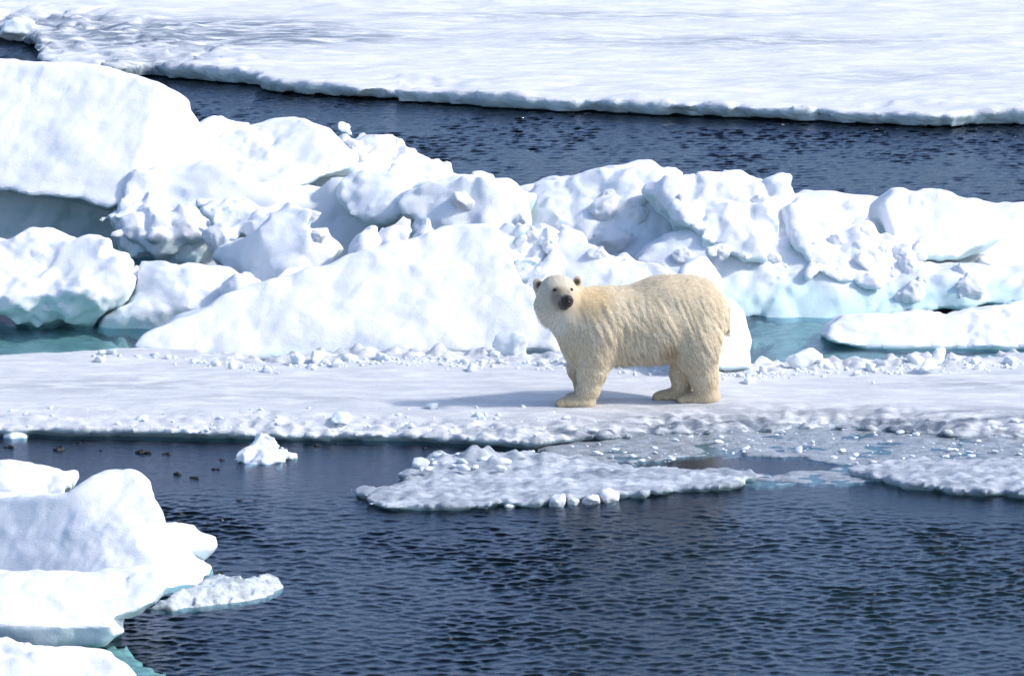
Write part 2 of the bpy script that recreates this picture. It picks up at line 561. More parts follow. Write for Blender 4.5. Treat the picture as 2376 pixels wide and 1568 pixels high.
def floe_relief(p, d):
    q = np.column_stack([p, np.full(len(p), 0.7)])
    fy = np.interp(p[:, 0], _front_y[:, 0], _front_y[:, 1])
    df = p[:, 1] - fy
    crumb = sstep(0.95, 0.25, df + 0.25 * fbm(q * 1.2, 2)) * (0.35 + 0.65 * sstep(-4.0, -1.5, p[:, 0]))
    by = d * sstep(1.2, 1.6, df)
    rub = np.where(df > 1.2, sstep(0.85, 0.25, d + 0.35 * fbm(q * 1.0 + 5, 2)), 0) * sstep(-3.6, -2.2, p[:, 0] + 0.4 * fbm(q * 2, 2))
    f1 = -rubble(q * 6.0, 1) * 0.13 + fbm(q * 12, 2) * 0.02
    f2 = 0.02 - rubble(q * 4.5, 2) * 0.14 - rubble(q * 10, 7) * 0.09 + fbm(q * 9, 2) * 0.03
    return crumb * f1 + rub * (f2 + 0.02) + 0.016 * fbm(q * np.array([1.6, 5, 1]), 4)
def floe_wet(v):
    return 0.26 + blobw(v, [(1900, 985, 480, 24, 1.2), (1480, 1005, 260, 20, 1.2), (2250, 985, 300, 24, 1.1), (2350, 900, 250, 10, 0.35), (250, 900, 350, 14, 0.25), (700, 930, 300, 10, 0.25),
                     (1850, 955, 380, 10, 0.35)])
bf = floe('ice_floe', bear_front + bear_right + bear_back, floe_top, 0.028, M['floe'], edge_noise=0.07, under=0.14, lip=0.045, relief=floe_relief, wetf=floe_wet,
          zmin=-0.05, zmax=0.42, rnd=0.06, seed=1)
tag(bf, 'long low white ice floe that the polar bear stands on', 'ice floe')

# tongue in front of it, the strip to its right, and the slush between
tongue = [(812, 1142), (850, 1130), (905, 1122), (935, 1108), (950, 1085), (985, 1066), (1060, 1052), (1120, 1048), (1220, 1048), (1310, 1056), (1400, 1064), (1440, 1080),
          (1500, 1084), (1600, 1088), (1700, 1093), (1790, 1100), (1720, 1122), (1600, 1134), (1500, 1142), (1400, 1150), (1250, 1162), (1100, 1170), (980, 1176), (890, 1176), (848, 1166), (838, 1154)]
def tongue_top(p, d):
    return 0.062 + 0.03 * sstep(0, 0.5, d)
def tongue_relief(p, d):
    q = np.column_stack([p, np.full(len(p), 4.1)])
    c = gnd(1090, 1068, 0.1); w = np.exp(-(((p[:, 0] - c[0]) / 0.75) ** 2 + ((p[:, 1] - c[1]) / 0.35) ** 2))
    return w * (0.07 - rubble(q * 5, 8) * 0.25) - rubble(q * 9, 5) * 0.06 + fbm(q * np.array([4, 7, 1]), 3) * 0.014
o = floe('ice_floe', tongue, tongue_top, 0.022, M['tongue'], edge_noise=0.11, under=0.12, lip=0.03, relief=tongue_relief,
         wetf=lambda v: np.maximum(0.62, blobw(v, [(1430, 1092, 230, 10, 1.0), (1750, 1110, 160, 14, 1.0), (950, 1100, 60, 14, 0.8), (1300, 1165, 500, 8, 0.7)])), zmin=-0.03, zmax=0.4, rnd=0.05, seed=2)
tag(o, 'pointed tongue of white ice lying in the water in front of the bear', 'ice floe')
strip = [(1965, 1092), (2000, 1078), (2100, 1070), (2250, 1068), (2400, 1064), (2700, 1060), (2700, 1150), (2400, 1146), (2250, 1137), (2150, 1130), (2050, 1118)]
def strip_relief(p, d):
    q = np.column_stack([p, np.full(len(p), 9.1)])
    return -rubble(q * 8, 6) * 0.06 + fbm(q * 8, 3) * 0.02
o = floe('ice_floe', strip, lambda p, d: 0.075 + 0.02 * sstep(0, 0.4, d), 0.026, M['tongue'], edge_noise=0.12, under=0.10, lip=0.03, relief=strip_relief,
         wetf=lambda v: np.maximum(0.62, blobw(v, [(1990, 1090, 90, 16, 1.0), (2300, 1130, 400, 8, 0.9)])), zmin=-0.04, zmax=0.3, rnd=0.05, seed=3)
tag(o, 'narrow crusty ice strip at the right edge below the slush', 'ice floe')
slush = [(1230, 1040), (1300, 1018), (1500, 1000), (1800, 980), (2100, 985), (2400, 1000), (2700, 1010), (2700, 1075), (2400, 1078), (2150, 1085), (2000, 1090), (1925, 1074), (1830, 1060), (1660, 1056), (1560, 1062), (1470, 1074), (1400, 1070), (1310, 1060)]
def slush_relief(p, d):
    q = np.column_stack([p, np.full(len(p), 6.1)])
    return -rubble(q * np.array([4.0, 6.0, 1]), 9) * 0.035 + fbm(q * 2.5, 3) * 0.02
o = floe('slush_ice', slush, lambda p, d: 0.012 + 0 * d, 0.026, M['slush'], edge_noise=0.10, under=0.0, relief=slush_relief, zmin=-0.05, zmax=0.16, rnd=0.03, seed=4, z_px=0.0)
o['kind'] = 'stuff'; tag(o, 'grey wet slush ice between the bear floe and the open water', 'slush')
o = floe('slush_ice', [(1560, 1092), (1700, 1090), (1800, 1096), (1880, 1090), (1990, 1078), (2080, 1100), (2060, 1118), (1950, 1124), (1840, 1120), (1760, 1128), (1650, 1120)], lambda p, d: 0.008 + 0 * d, 0.024, M['slush'], edge_noise=0.16, under=0.0,
         relief=slush_relief, zmin=-0.05, zmax=0.16, rnd=0.03, seed=6, z_px=0.0)
o['kind'] = 'stuff'; tag(o, 'dark broken slush joining the tongue to the right hand strip', 'slush')

# ------------------------------------------------------------------ ridge blocks: own outline, own distance, own faces
VW = np.array([0.0, -CP, SP]); VU = np.array([0.0, SP, CP])
def block(name, poly, s, planes, T=0.7, rnd=0.14, vox=0.03, n1=0.05, n2=0.02, fac=0.05, fscale=2.2, seed=0, ice=0.0, icez=0.22, mat=None, under=0.0, smooth=0, label='', cat='ice block', group=None,
          nice=0.9, crumb=0.055):
    """closed lump of ice: outline `poly` (photo pixels) standing at distance s; its camera side is cut by
    planes (x, y, w, dw/du, dw/dv); thickness T; relief by noise and facets"""
    n1, n2, fac, rnd = n1 * 0.4, n2 * 0.2, fac * 2.3, rnd * 0.4
    vox = (0.024 if seed in (17, 18, 20, 21, 25, 10, 11, 12) else min(vox, 0.028)) if vox < 0.04 else vox
    mpp = s / FPX
    uv = np.array([((x - 1188) * mpp, -(y - 784) * mpp) for x, y in poly])
    lo, hi = uv.min(0) - 0.15, uv.max(0) + 0.15
    us = np.arange(lo[0], hi[0], vox); vs = np.arange(lo[1], hi[1], vox)
    UU, VV = np.meshgrid(us, vs, indexing='ij')
    p = np.stack([UU.ravel(), VV.ravel()], 1)
    d2 = poly_sdf(p, uv)
    wf = np.full(len(p), 1e9); sl = np.ones(len(p))
    for (x, y, w0, a, b) in planes:
        w = w0 + a * (p[:, 0] - (x - 1188) * mpp) + b * (p[:, 1] + (y - 784) * mpp)
        m = w < wf
        wf = smin(np.minimum(wf, 50), w, 0.05) if wf.max() < 1e8 else w
        sl[m] = math.sqrt(1 + a * a + b * b)
    near = d2 < 0.15
    wmax, wmin = wf[near].max() + 0.2, wf[near].min() - T - 0.2
    ws = np.arange(wmin, wmax, vox)
    d3, wf3, sl3 = d2.reshape(UU.shape)[..., None], wf.reshape(UU.shape)[..., None], sl.reshape(UU.shape)[..., None]
    W = ws[None, None, :]
    front = (W - wf3) / sl3
    rear = ((wf3 - T) - W) / sl3
    vol = smax(smax(np.broadcast_to(d3, front.shape), front, rnd), rear, rnd * 1.5)
    amp = n1 * 1.4 + fac * 0.9 + n2 * 1.5 + crumb * 0.6
    m = np.abs(vol) < amp + 3 * vox
    I = np.argwhere(m)
    q = np.column_stack([us[I[:, 0]], vs[I[:, 1]], ws[I[:, 2]]]) + np.array([seed * 5.1, seed * 1.7, s])
    # the outline keeps its shape: relief fades where the block would outgrow its silhouette
    warp = (np.sin(q[:, [1, 2, 0]] * 5.1 + 1.3 * seed) + 0.5 * np.sin(q[:, [2, 0, 1]] * 11.7 + seed)) * 0.05
    dd = n1 * fbm(q * 1.9, 2)
    if fac > 0:
        dd += fac * 1.1 * rubble((q + warp) * fscale, seed) + 0.35 * fac * rubble((q + warp * 0.5) * fscale * 2.3, seed + 40)
    if crumb > 0:
        mask = sstep(0.0, 0.35, fbm(q * 1.25 + 13, 2))
        k = mask > 0.02
        if k.any():
            qq = q[k] + warp[k] * 0.4
            dd[k] += mask[k] * crumb * (rubble(qq * 5.5, seed + 9) + 0.45 * rubble(qq * 11, seed + 19))
    vol[m] += dd
    if smooth:
        vol = blur(vol, smooth)
    if n2 > 0:
        m = np.abs(vol) < n2 * 2 + 3 * vox
        I = np.argwhere(m)
        q = np.column_stack([us[I[:, 0]], vs[I[:, 1]], ws[I[:, 2]]]) + np.array([seed * 5.1, seed * 1.7, s])
        r = np.column_stack([(q[:, 0] * 0.8 - q[:, 1] * 0.6) * 9.5, (q[:, 0] * 0.6 + q[:, 1] * 0.8) * 3.6, q[:, 2] * 3.6])
        vol[m] += n2 * 1.3 * fbm(r, 3)
    v, quad = surface_nets(vol, (us[0], vs[0], ws[0]), vox)
    org = np.array([0, s * CP, H - s * SP])
    wv = org + v[:, :1] * np.array([1.0, 0, 0]) + v[:, 1:2] * VU + v[:, 2:3] * VW
    me = make_mesh(name, wv, quad)
    me.set_sharp_from_angle(angle=math.radians(24))
    n = vnormals(me)
    nz = fbm(wv * 2.3 + seed, 3)
    # snow lies on what faces up; faces that look down and the waterline are bare blue ice
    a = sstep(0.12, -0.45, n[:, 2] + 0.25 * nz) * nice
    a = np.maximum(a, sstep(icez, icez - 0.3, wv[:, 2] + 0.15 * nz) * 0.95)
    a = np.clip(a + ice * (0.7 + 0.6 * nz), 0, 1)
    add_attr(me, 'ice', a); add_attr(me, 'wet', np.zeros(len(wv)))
    base = wv.mean(0); base[2] = wv[:, 2].min()
    me.transform(Matrix.Translation(-Vector(base)))
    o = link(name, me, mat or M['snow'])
    o.location = base
    tag(o, label, cat, group)
    return o

G_R = 'ice blocks of the pressure ridge'
B = block
# left dome and the blue wall under its lip
B('ice_block', [(-220, 140), (-100, 122), (0, 121), (60, 129), (140, 136), (230, 144), (300, 161), (350, 182), (395, 206), (416, 224), (420, 246), (440, 264), (454, 285), (466, 325), (461, 352),
                (459, 378), (400, 392), (330, 402), (318, 430), (290, 468), (250, 486), (180, 467), (100, 454), (0, 446), (-220, 440)],
  64.7, [(100, 445, 0.0, 0.14, -0.85), (300, 420, 0.05, -0.85, -0.55)], T=0.9, rnd=0.22, n1=0.06, fac=0.025, fscale=1.2, n2=0.030, seed=1, crumb=0.0, icez=-9,
  label='big rounded snow dome at the left end of the ridge', group=G_R)
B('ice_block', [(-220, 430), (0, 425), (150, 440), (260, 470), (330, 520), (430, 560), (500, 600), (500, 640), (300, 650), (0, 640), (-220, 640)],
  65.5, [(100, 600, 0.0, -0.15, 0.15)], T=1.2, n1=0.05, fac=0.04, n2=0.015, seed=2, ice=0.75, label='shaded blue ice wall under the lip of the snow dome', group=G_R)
# core of the ridge
B('ice_block', [(300, 405), (400, 372), (470, 372), (560, 420), (700, 430), (830, 415), (1000, 450), (1230, 440), (1500, 430), (1700, 470), (1900, 520), (2200, 600), (2200, 700), (1600, 760), (1000, 760),
                (600, 700), (520, 660), (440, 615), (350, 580), (270, 510)],
  64.2, [(500, 560, 0.0, 0.0, -0.5), (1200, 560, -0.1, -0.05, -0.5)], T=1.0, vox=0.05, n1=0.08, fac=0.10, fscale=1.7, n2=0.02, seed=3, ice=0.0, icez=0.1, label='shaded middle mass of the ridge behind the jumbled blocks', group=G_R)
B('ice_block', [(540, 430), (620, 390), (720, 370), (820, 372), (880, 420), (860, 480), (760, 500), (600, 490)], 65.9, [(720, 440, 0, 0.1, -0.7)], T=0.8, n1=0.05, fac=0.04, seed=33, icez=-9, label='snow packed hollow under the flat hump', group=G_R)
B('ice_block', [(452, 289), (470, 281), (494, 273), (513, 269), (540, 277), (575, 282), (600, 330), (480, 345), (455, 330)], 67.2, [(520, 330, 0, -0.5, -0.6)], T=0.5, n1=0.03, fac=0.03, seed=4,
  label='small pale wedge peeking out between the dome and the flat hump', group=G_R)
B('ice_block', [(466, 320), (494, 308), (535, 292), (570, 277), (611, 273), (664, 272), (699, 276), (728, 288), (758, 301), (784, 316), (803, 337), (818, 349), (820, 384), (812, 398), (787, 410), (755, 416),
                (690, 433), (652, 433), (611, 445), (567, 455), (526, 462), (509, 450), (479, 435), (454, 420), (453, 404), (470, 384), (480, 376), (459, 369), (458, 346)],
  65.1, [(560, 440, 0, 0.15, -1.35), (760, 400, -0.15, -0.7, -0.75)], T=0.5, rnd=0.12, n1=0.06, fac=0.06, fscale=1.5, n2=0.025, seed=5, icez=-9, label='broad flat hump of snowy ice right of the dome', group=G_R)
B('ice_block', [(784, 318), (796, 311), (813, 312), (828, 307), (840, 305), (860, 312), (901, 316), (922, 322), (942, 331), (960, 345), (964, 357), (980, 360), (1009, 369), (1024, 378), (1045, 371), (1050, 384),
                (1056, 395), (1102, 404), (1150, 414), (1190, 425), (1232, 445), (1232, 500), (933, 490), (800, 430), (785, 350)],
  66.4, [(850, 420, 0, -0.25, -1.2), (1050, 440, -0.2, -0.5, -0.9)], T=0.7, n1=0.05, fac=0.09, fscale=2.6, n2=0.03, seed=6, icez=-9, label='long bumpy white slope falling to the right behind the boulders', group=G_R)
B('ice_chunk', [(780, 296), (783, 285), (795, 281), (804, 287), (811, 297), (817, 314), (807, 314), (792, 304)], 66.3, [(796, 300, -0.1, -0.4, -0.4)], T=0.14, rnd=0.05, vox=0.016, n1=0.01, fac=0.02, n2=0.008, fscale=6, seed=7, icez=-9,
  label='small white chip perched on top of the ridge against the dark channel', cat='ice chunk')
B('ice_block', [(783, 440), (790, 414), (813, 393), (845, 390), (889, 394), (963, 402), (1000, 420), (960, 440), (950, 470), (941, 493), (904, 515), (875, 527), (848, 530), (828, 515), (801, 492), (781, 462)],
  63.6, [(860, 500, 0.1, 0.25, -0.8), (830, 470, 0.12, 1.2, -0.3), (900, 470, 0.1, -0.3, -0.9), (870, 515, 0.1, 0.0, 0.7)], T=0.8, rnd=0.1, n1=0.05, fac=0.04, n2=0.02, seed=8, ice=0.1, icez=0.55,
  label='overhanging boulder with a blue underside in the middle of the ridge', group=G_R)
B('ice_block', [(930, 466), (948, 443), (980, 431), (1027, 416), (1102, 412), (1190, 426), (1235, 455), (1220, 560), (1180, 590), (1053, 560), (1015, 550), (963, 556), (952, 537), (963, 504), (940, 493)],
  63.0, [(1060, 520, 0.0, 0.3, -0.45), (1140, 500, 0.05, -0.35, -0.6), (980, 480, 0.0, 0.9, -0.3)], T=0.8, n1=0.05, fac=0.06, fscale=2, n2=0.02, seed=9, ice=0.12, label='pale blue shaded block behind the top of the leaning slab', group=G_R)
B('ice_block', [(248, 498), (290, 470), (340, 462), (420, 468), (470, 488), (500, 530), (530, 560), (505, 592), (440, 612), (390, 614), (350, 592), (300, 572), (270, 547), (264, 520)],
  64.0, [(380, 520, 0.1, 0.1, -0.7), (400, 570, 0.15, 0.0, 0.8)], T=0.8, n1=0.07, fac=0.11, fscale=2.6, n2=0.03, seed=10, ice=0.05, icez=0.5, label='lumpy ice block below the dome, above the dark water gap', group=G_R)
B('ice_block', [(464, 472), (479, 462), (526, 460), (564, 456), (579, 464), (593, 479), (623, 485), (655, 489), (640, 520), (611, 540), (573, 548), (547, 556), (523, 545), (498, 524)],
  62.9, [(560, 500, 0, 0.1, -0.5), (500, 500, 0.0, 0.8, -0.3)], T=0.6, rnd=0.1, n1=0.04, fac=0.10, fscale=2.8, n2=0.02, seed=11, ice=0.1, label='blocky pale lump between the hump and the twisted block', group=G_R)
B('ice_block', [(483, 594), (494, 580), (547, 553), (611, 530), (626, 512), (629, 496), (649, 487), (667, 476), (699, 480), (717, 483), (728, 496), (719, 524), (743, 527), (757, 527), (762, 543), (784, 568), (789, 575),
                (770, 600), (760, 640), (700, 660), (611, 665), (560, 655), (523, 640), (500, 615)],
  61.9, [(640, 580, 0.15, 1.0, -0.35), (690, 560, 0.28, -0.9, -0.35), (560, 600, 0.05, 0.35, -0.7)], T=0.7, rnd=0.07, n1=0.05, fac=0.05, fscale=1.8, n2=0.014, seed=12, ice=0.06, icez=0.1,
  label='twisted upright block with one bright facet left of the leaning slab', group=G_R)
for k, (pl, pp, lb) in enumerate([
    ([(805, 610), (810, 569), (822, 545), (840, 531), (860, 521), (872, 527), (879, 551), (888, 557), (880, 600)], (850, 560), 'jagged white chunk behind the slab crest, leftmost of three'),
    ([(872, 560), (878, 543), (889, 527), (910, 520), (946, 527), (950, 537), (940, 570), (885, 592)], (910, 550), 'squarish white chunk behind the slab crest, middle of three'),
    ([(952, 575), (956, 552), (974, 528), (992, 511), (1002, 527), (1014, 535), (1010, 560)], (985, 545), 'pointed white chunk behind the slab crest, rightmost of three')]):
    B('ice_chunk', pl, 61.6 + 0.1 * k, [(pp[0], pp[1], 0.1, -0.5, -0.5), (pp[0] - 12, pp[1], 0.1, 0.8, -0.4)], T=0.35, rnd=0.05, vox=0.022, n1=0.03, fac=0.035, fscale=3.5, n2=0.012, seed=13 + k, icez=-9, label=lb, cat='ice chunk', group='chunks behind the slab crest')
# right crest
B('ice_block', [(1190, 480), (1222, 440), (1240, 423), (1290, 411), (1330, 403), (1365, 399), (1400, 388), (1430, 382), (1450, 385), (1475, 389), (1510, 384), (1550, 394), (1580, 405), (1570, 440), (1550, 480), (1590, 560), (1570, 640),
                (1420, 640), (1340, 600), (1270, 580), (1210, 540)],
  63.4, [(1380, 520, 0.0, 0.25, -0.75), (1300, 480, 0.05, -0.1, -0.9), (1480, 460, -0.05, 0.4, -0.8)], T=0.9, n1=0.08, fac=0.08, fscale=1.9, n2=0.03, seed=17, ice=0.12, icez=-9, label='faceted bluish crest of the ridge above the bear\'s head', group=G_R)
B('ice_block', [(1514, 448), (1530, 432), (1560, 424), (1600, 405), (1612, 399), (1650, 409), (1690, 404), (1750, 414), (1805, 411), (1818, 409), (1823, 435), (1842, 468), (1860, 520), (1850, 570), (1800, 610), (1740, 610), (1640, 585), (1560, 515), (1530, 492)],
  62.6, [(1680, 480, 0.1, -0.15, -1.0), (1800, 470, 0.0, -0.9, -0.5), (1540, 470, 0.05, 0.9, -0.3)], T=0.8, n1=0.06, fac=0.09, fscale=2.4, n2=0.028, seed=18, ice=0.0, icez=-9, label='bright white overhanging crest block to the right of the ridge top', group=G_R)
B('ice_block', [(1480, 600), (1540, 540), (1640, 520), (1750, 530), (1850, 560), (2000, 585), (2100, 600), (2250, 612), (2380, 612), (2560, 620), (2560, 720), (2376, 712), (2200, 716), (2100, 727), (2000, 742), (1920, 746), (1850, 752), (1780, 744), (1720, 742), (1640, 720), (1550, 700)],
  61.7, [(1800, 740, 0.0, 0.0, -0.75), (2100, 720, 0.05, -0.06, -1.1), (1650, 650, -0.2, 0.25, -0.8)], T=0.9, n1=0.06, fac=0.06, fscale=1.5, n2=0.022, seed=19, ice=0.08, icez=0.42, under=0.1, label='broad base of the ridge with a turquoise waterline right of the bear', group=G_R)
B('ice_block', [(1705, 545), (1708, 510), (1722, 496), (1748, 506), (1764, 525), (1800, 517), (1850, 542), (1862, 580), (1864, 602), (1820, 618), (1760, 610), (1728, 592)], 62.4, [(1780, 560, 0.05, -0.3, -0.8), (1730, 540, 0.05, 0.6, -0.6)], T=0.5, n1=0.05, fac=0.07, fscale=3, n2=0.025, seed=20, icez=-9,
  label='white lump under the overhanging crest block', group=G_R)
B('ice_block', [(1820, 515), (1833, 487), (1858, 470), (1883, 455), (1908, 464), (1927, 480), (1934, 492), (1959, 492), (1978, 511), (2022, 518), (2034, 543), (2059, 555), (2063, 566), (2122, 592), (2160, 618), (2091, 640), (1996, 655), (1871, 640), (1839, 570)],
  62.4, [(1920, 560, 0.1, -0.35, -1.0), (1860, 520, 0.1, 0.7, -0.5), (2000, 580, 0.1, -0.3, -1.0)], T=0.8, n1=0.06, fac=0.10, fscale=2.6, n2=0.03, seed=21, icez=-9, label='knobbly white shoulder stepping down to the right from the crest', group=G_R)
B('ice_block', [(2027, 505), (2031, 474), (2047, 452), (2072, 434), (2103, 432), (2129, 439), (2147, 433), (2185, 442), (2213, 458), (2235, 464), (2279, 470), (2311, 477), (2327, 496), (2329, 528), (2324, 553), (2279, 578), (2217, 605), (2122, 600), (2063, 570), (2048, 547), (2038, 528)],
  63.3, [(2180, 520, 0.1, -0.12, -0.6), (2060, 490, 0.1, 1.3, -0.2), (2300, 520, 0.0, -0.8, -0.3)], T=0.8, rnd=0.16, n1=0.06, fac=0.04, fscale=1.6, n2=0.03, seed=22, icez=-9, label='large separate white boulder at the right end of the ridge', group=G_R)
B('ice_block', [(1800, 432), (1870, 437), (1900, 430), (1950, 431), (2010, 443), (2070, 447), (2200, 445), (2290, 453), (2376, 463), (2560, 478), (2560, 660), (2000, 640), (1830, 560)],
  63.6, [(2100, 600, 0.0, -0.05, -2.6)], T=1.6, rnd=0.12, vox=0.04, n1=0.05, fac=0.02, n2=0.03, seed=23, icez=-9, label='smooth snow slope behind the right boulder down to the channel', cat='snow slope', group=G_R)
# front rank
B('ice_block', [(308, 806), (330, 775), (400, 740), (470, 714), (500, 690), (560, 660), (640, 640), (720, 618), (800, 590), (880, 570), (950, 545), (1020, 520), (1080, 510), (1130, 509), (1160, 528), (1178, 560), (1186, 600), (1205, 640), (1238, 668), (1245, 700), (1270, 745), (1305, 785), (1320, 850),
                (1250, 852), (1150, 850), (1000, 850), (900, 852), (750, 852), (640, 842), (600, 852), (520, 848), (450, 838), (380, 824)],
  59.2, [(800, 830, 0.0, 0.05, -0.85), (1180, 700, 0.25, -1.1, -0.5), (800, 815, -0.02, 0.0, 0.6), (450, 800, 0.0, 0.12, -1.1)], T=0.55, rnd=0.08, vox=0.026, n1=0.05, fac=0.035, fscale=1.5, n2=0.030, seed=24, crumb=0.015, icez=0.12, label='large leaning snow slab behind the floe, left of the bear', group=G_R)
B('ice_block', [(1170, 540), (1184, 524), (1219, 520), (1269, 523), (1283, 538), (1290, 571), (1282, 595), (1290, 640), (1270, 700), (1220, 690), (1190, 640), (1176, 597)], 60.5, [(1230, 560, 0.1, 0.1, -0.5), (1270, 570, 0.1, -0.8, -0.4)], T=0.5, rnd=0.06, vox=0.024, n1=0.05, fac=0.10, fscale=4.0, n2=0.02, seed=25, ice=0.1, icez=-9,
  label='crumbly block of frozen lumps just above the bear\'s head', group=G_R)
B('ice_block', [(1283, 580), (1287, 550), (1304, 515), (1325, 526), (1351, 546), (1383, 576), (1413, 593), (1433, 599), (1454, 593), (1471, 605), (1509, 608), (1541, 631), (1600, 655), (1640, 720), (1640, 850), (1320, 850), (1240, 720), (1230, 650), (1275, 615)],
  60.0, [(1400, 700, 0.1, 0.0, -0.8), (1350, 570, 0.1, -0.5, -0.7), (1300, 640, 0.05, 0.5, -0.6)], T=0.6, rnd=0.1, vox=0.028, n1=0.06, fac=0.07, fscale=2, n2=0.025, seed=26, ice=0.06, icez=0.15, label='sloping white block with a peak right behind the bear\'s back', group=G_R)
B('ice_block', [(1560, 650), (1590, 614), (1620, 597), (1640, 596), (1665, 619), (1683, 650), (1681, 668), (1676, 680), (1684, 689), (1702, 695), (1726, 725), (1741, 765), (1744, 790), (1736, 815), (1736, 852), (1690, 860), (1640, 858), (1580, 800)],
  57.9, [(1660, 760, 0.1, -0.55, -0.45), (1600, 640, 0.1, 0.9, -0.5), (1640, 640, 0.05, -0.3, -0.7)], T=0.55, rnd=0.10, vox=0.026, n1=0.04, fac=0.03, n2=0.02, seed=27, icez=-9, label='upright brilliant white block right behind the bear\'s rump', group=G_R)
B('ice_block', [(1906, 778), (1927, 751), (1959, 729), (1996, 728), (2059, 731), (2122, 724), (2185, 722), (2217, 725), (2279, 716), (2376, 700), (2560, 690), (2560, 815), (2376, 815), (2217, 822), (2154, 824), (2091, 818), (2012, 814), (1965, 802), (1927, 792)],
  59.9, [(2150, 800, 0.1, 0.0, -1.5), (2150, 800, 0.12, 0.0, 0.8), (1950, 770, 0.05, 1.0, -0.5)], T=0.8, rnd=0.1, n1=0.03, fac=0.02, n2=0.02, seed=28, icez=0.03, label='low snow covered floe in the turquoise pool at the right edge', cat='ice floe')
B('ice_block', [(-220, 562), (0, 547), (70, 543), (121, 551), (165, 557), (203, 560), (222, 559), (234, 566), (230, 585), (236, 594), (273, 597), (289, 595), (295, 604), (291, 633), (309, 645), (310, 671), (299, 699), (274, 721), (241, 736), (219, 758), (206, 768), (127, 766), (76, 766), (29, 760), (14, 731), (-60, 740), (-220, 740)],
  61.0, [(150, 660, 0.15, 0.12, -0.95), (150, 730, 0.1, 0.0, 0.6), (60, 640, 0.2, 0.25, -0.9), (270, 650, 0.1, -0.5, -0.6)], T=0.7, rnd=0.1, n1=0.06, fac=0.09, fscale=1.9, n2=0.03, seed=29, icez=0.18, label='snowy block in the left foreground of the ridge by the still water', group=G_R)
B('ice_block', [(270, 725), (311, 683), (317, 629), (319, 601), (352, 603), (387, 613), (394, 617), (451, 614), (495, 619), (520, 626), (560, 660), (540, 720), (440, 770), (330, 790), (300, 786), (219, 778), (235, 736)],
  61.0, [(400, 690, 0.0, 0.35, -0.8), (330, 660, 0.02, -0.2, -0.8), (350, 760, 0.0, 0.1, 0.3)], T=0.6, rnd=0.09, n1=0.05, fac=0.05, n2=0.02, seed=30, ice=0.05, icez=0.2, label='smooth bluish hollow block between the left block and the slab', group=G_R)
B('ice_chunk', [(512, 700), (520, 660), (545, 630), (575, 632), (600, 650), (604, 668), (590, 700), (540, 710)], 60.9, [(570, 660, 0.1, -0.5, -0.6), (540, 660, 0.1, 0.8, -0.4)], T=0.3, rnd=0.05, vox=0.02, n1=0.03, fac=0.04, fscale=3, n2=0.01, seed=31, icez=-9, label='small white chunk at the foot of the twisted block', cat='ice chunk')
B('ice_chunk', [(640, 650), (660, 628), (675, 619), (702, 617), (718, 629), (700, 650)], 60.6, [(680, 640, 0.1, -0.3, -0.8)], T=0.3, rnd=0.05, vox=0.02, n1=0.02, fac=0.03, n2=0.01, seed=32, icez=-9, label='thin bright wedge lying against the slab\'s upper left edge', cat='ice chunk')

# ------------------------------------------------------------------ near floe, lower left
G_F = 'pieces of the near floe'
B('ice_floe', [(-260, 1200), (-100, 1150), (60, 1158), (140, 1150), (164, 1132), (195, 1108), (218, 1098), (253, 1094), (284, 1090), (309, 1100), (328, 1121), (333, 1144), (352, 1179), (371, 1210), (391, 1245), (414, 1269), (441, 1304), (472, 1327), (476, 1343), (450, 1364), (390, 1376), (300, 1400), (0, 1420), (-260, 1420)],
  48.7, [(200, 1370, 0.1, 0.05, -0.95), (330, 1250, -0.15, -0.7, -0.75), (310, 1200, -0.235, 0.55, -0.7), (380, 1360, 0.2, 0.0, 0.8)], T=0.7, rnd=0.12, vox=0.022, n1=0.035, fac=0.03, fscale=1.6, n2=0.03, seed=40, crumb=0.03, icez=-0.05, label='steep white snow cone rising from the near floe at lower left', cat='ice floe', group=G_F)
B('ice_block', [(-220, 1075), (-80, 1066), (0, 1069), (60, 1072), (100, 1081), (135, 1099), (160, 1098), (169, 1112), (162, 1132), (120, 1160), (0, 1180), (-220, 1190)], 51.8, [(60, 1130, 0.1, -0.15, -0.7), (140, 1110, 0.1, -0.8, -0.4)], T=0.6, rnd=0.1, vox=0.024, n1=0.03, fac=0.03, n2=0.018, seed=41, icez=-9,
  label='rounded white lump at the left edge behind the snow cone', group=G_F)
B('ice_floe', [(-260, 1330), (0, 1335), (120, 1340), (220, 1338), (330, 1333), (362, 1341), (371, 1365), (352, 1400), (312, 1426), (268, 1442), (274, 1474), (238, 1500), (215, 1502), (150, 1512), (60, 1510), (0, 1505), (-260, 1510)],
  46.4, [(150, 1450, 0.1, 0.0, -1.9), (150, 1420, 0.14, 0.02, 0.55), (330, 1400, 0.1, -0.6, -1.0)], T=0.8, rnd=0.14, vox=0.022, n1=0.04, fac=0.03, n2=0.03, seed=42, crumb=0.04, icez=0.06, label='flat rounded lobe of the near floe in front of the snow cone', cat='ice floe', group=G_F)
B('ice_block', [(-220, 1480), (0, 1494), (60, 1506), (110, 1516), (200, 1513), (245, 1519), (290, 1545), (312, 1570), (315, 1640), (-220, 1650)], 45.25, [(150, 1580, 0.1, 0.0, -1.6), (280, 1570, 0.1, -0.7, -0.7)], T=0.6, rnd=0.12, vox=0.022, n1=0.03, fac=0.02, n2=0.02, seed=43, icez=-0.02,
  label='piece of ice cut off by the bottom left corner', group=G_F)
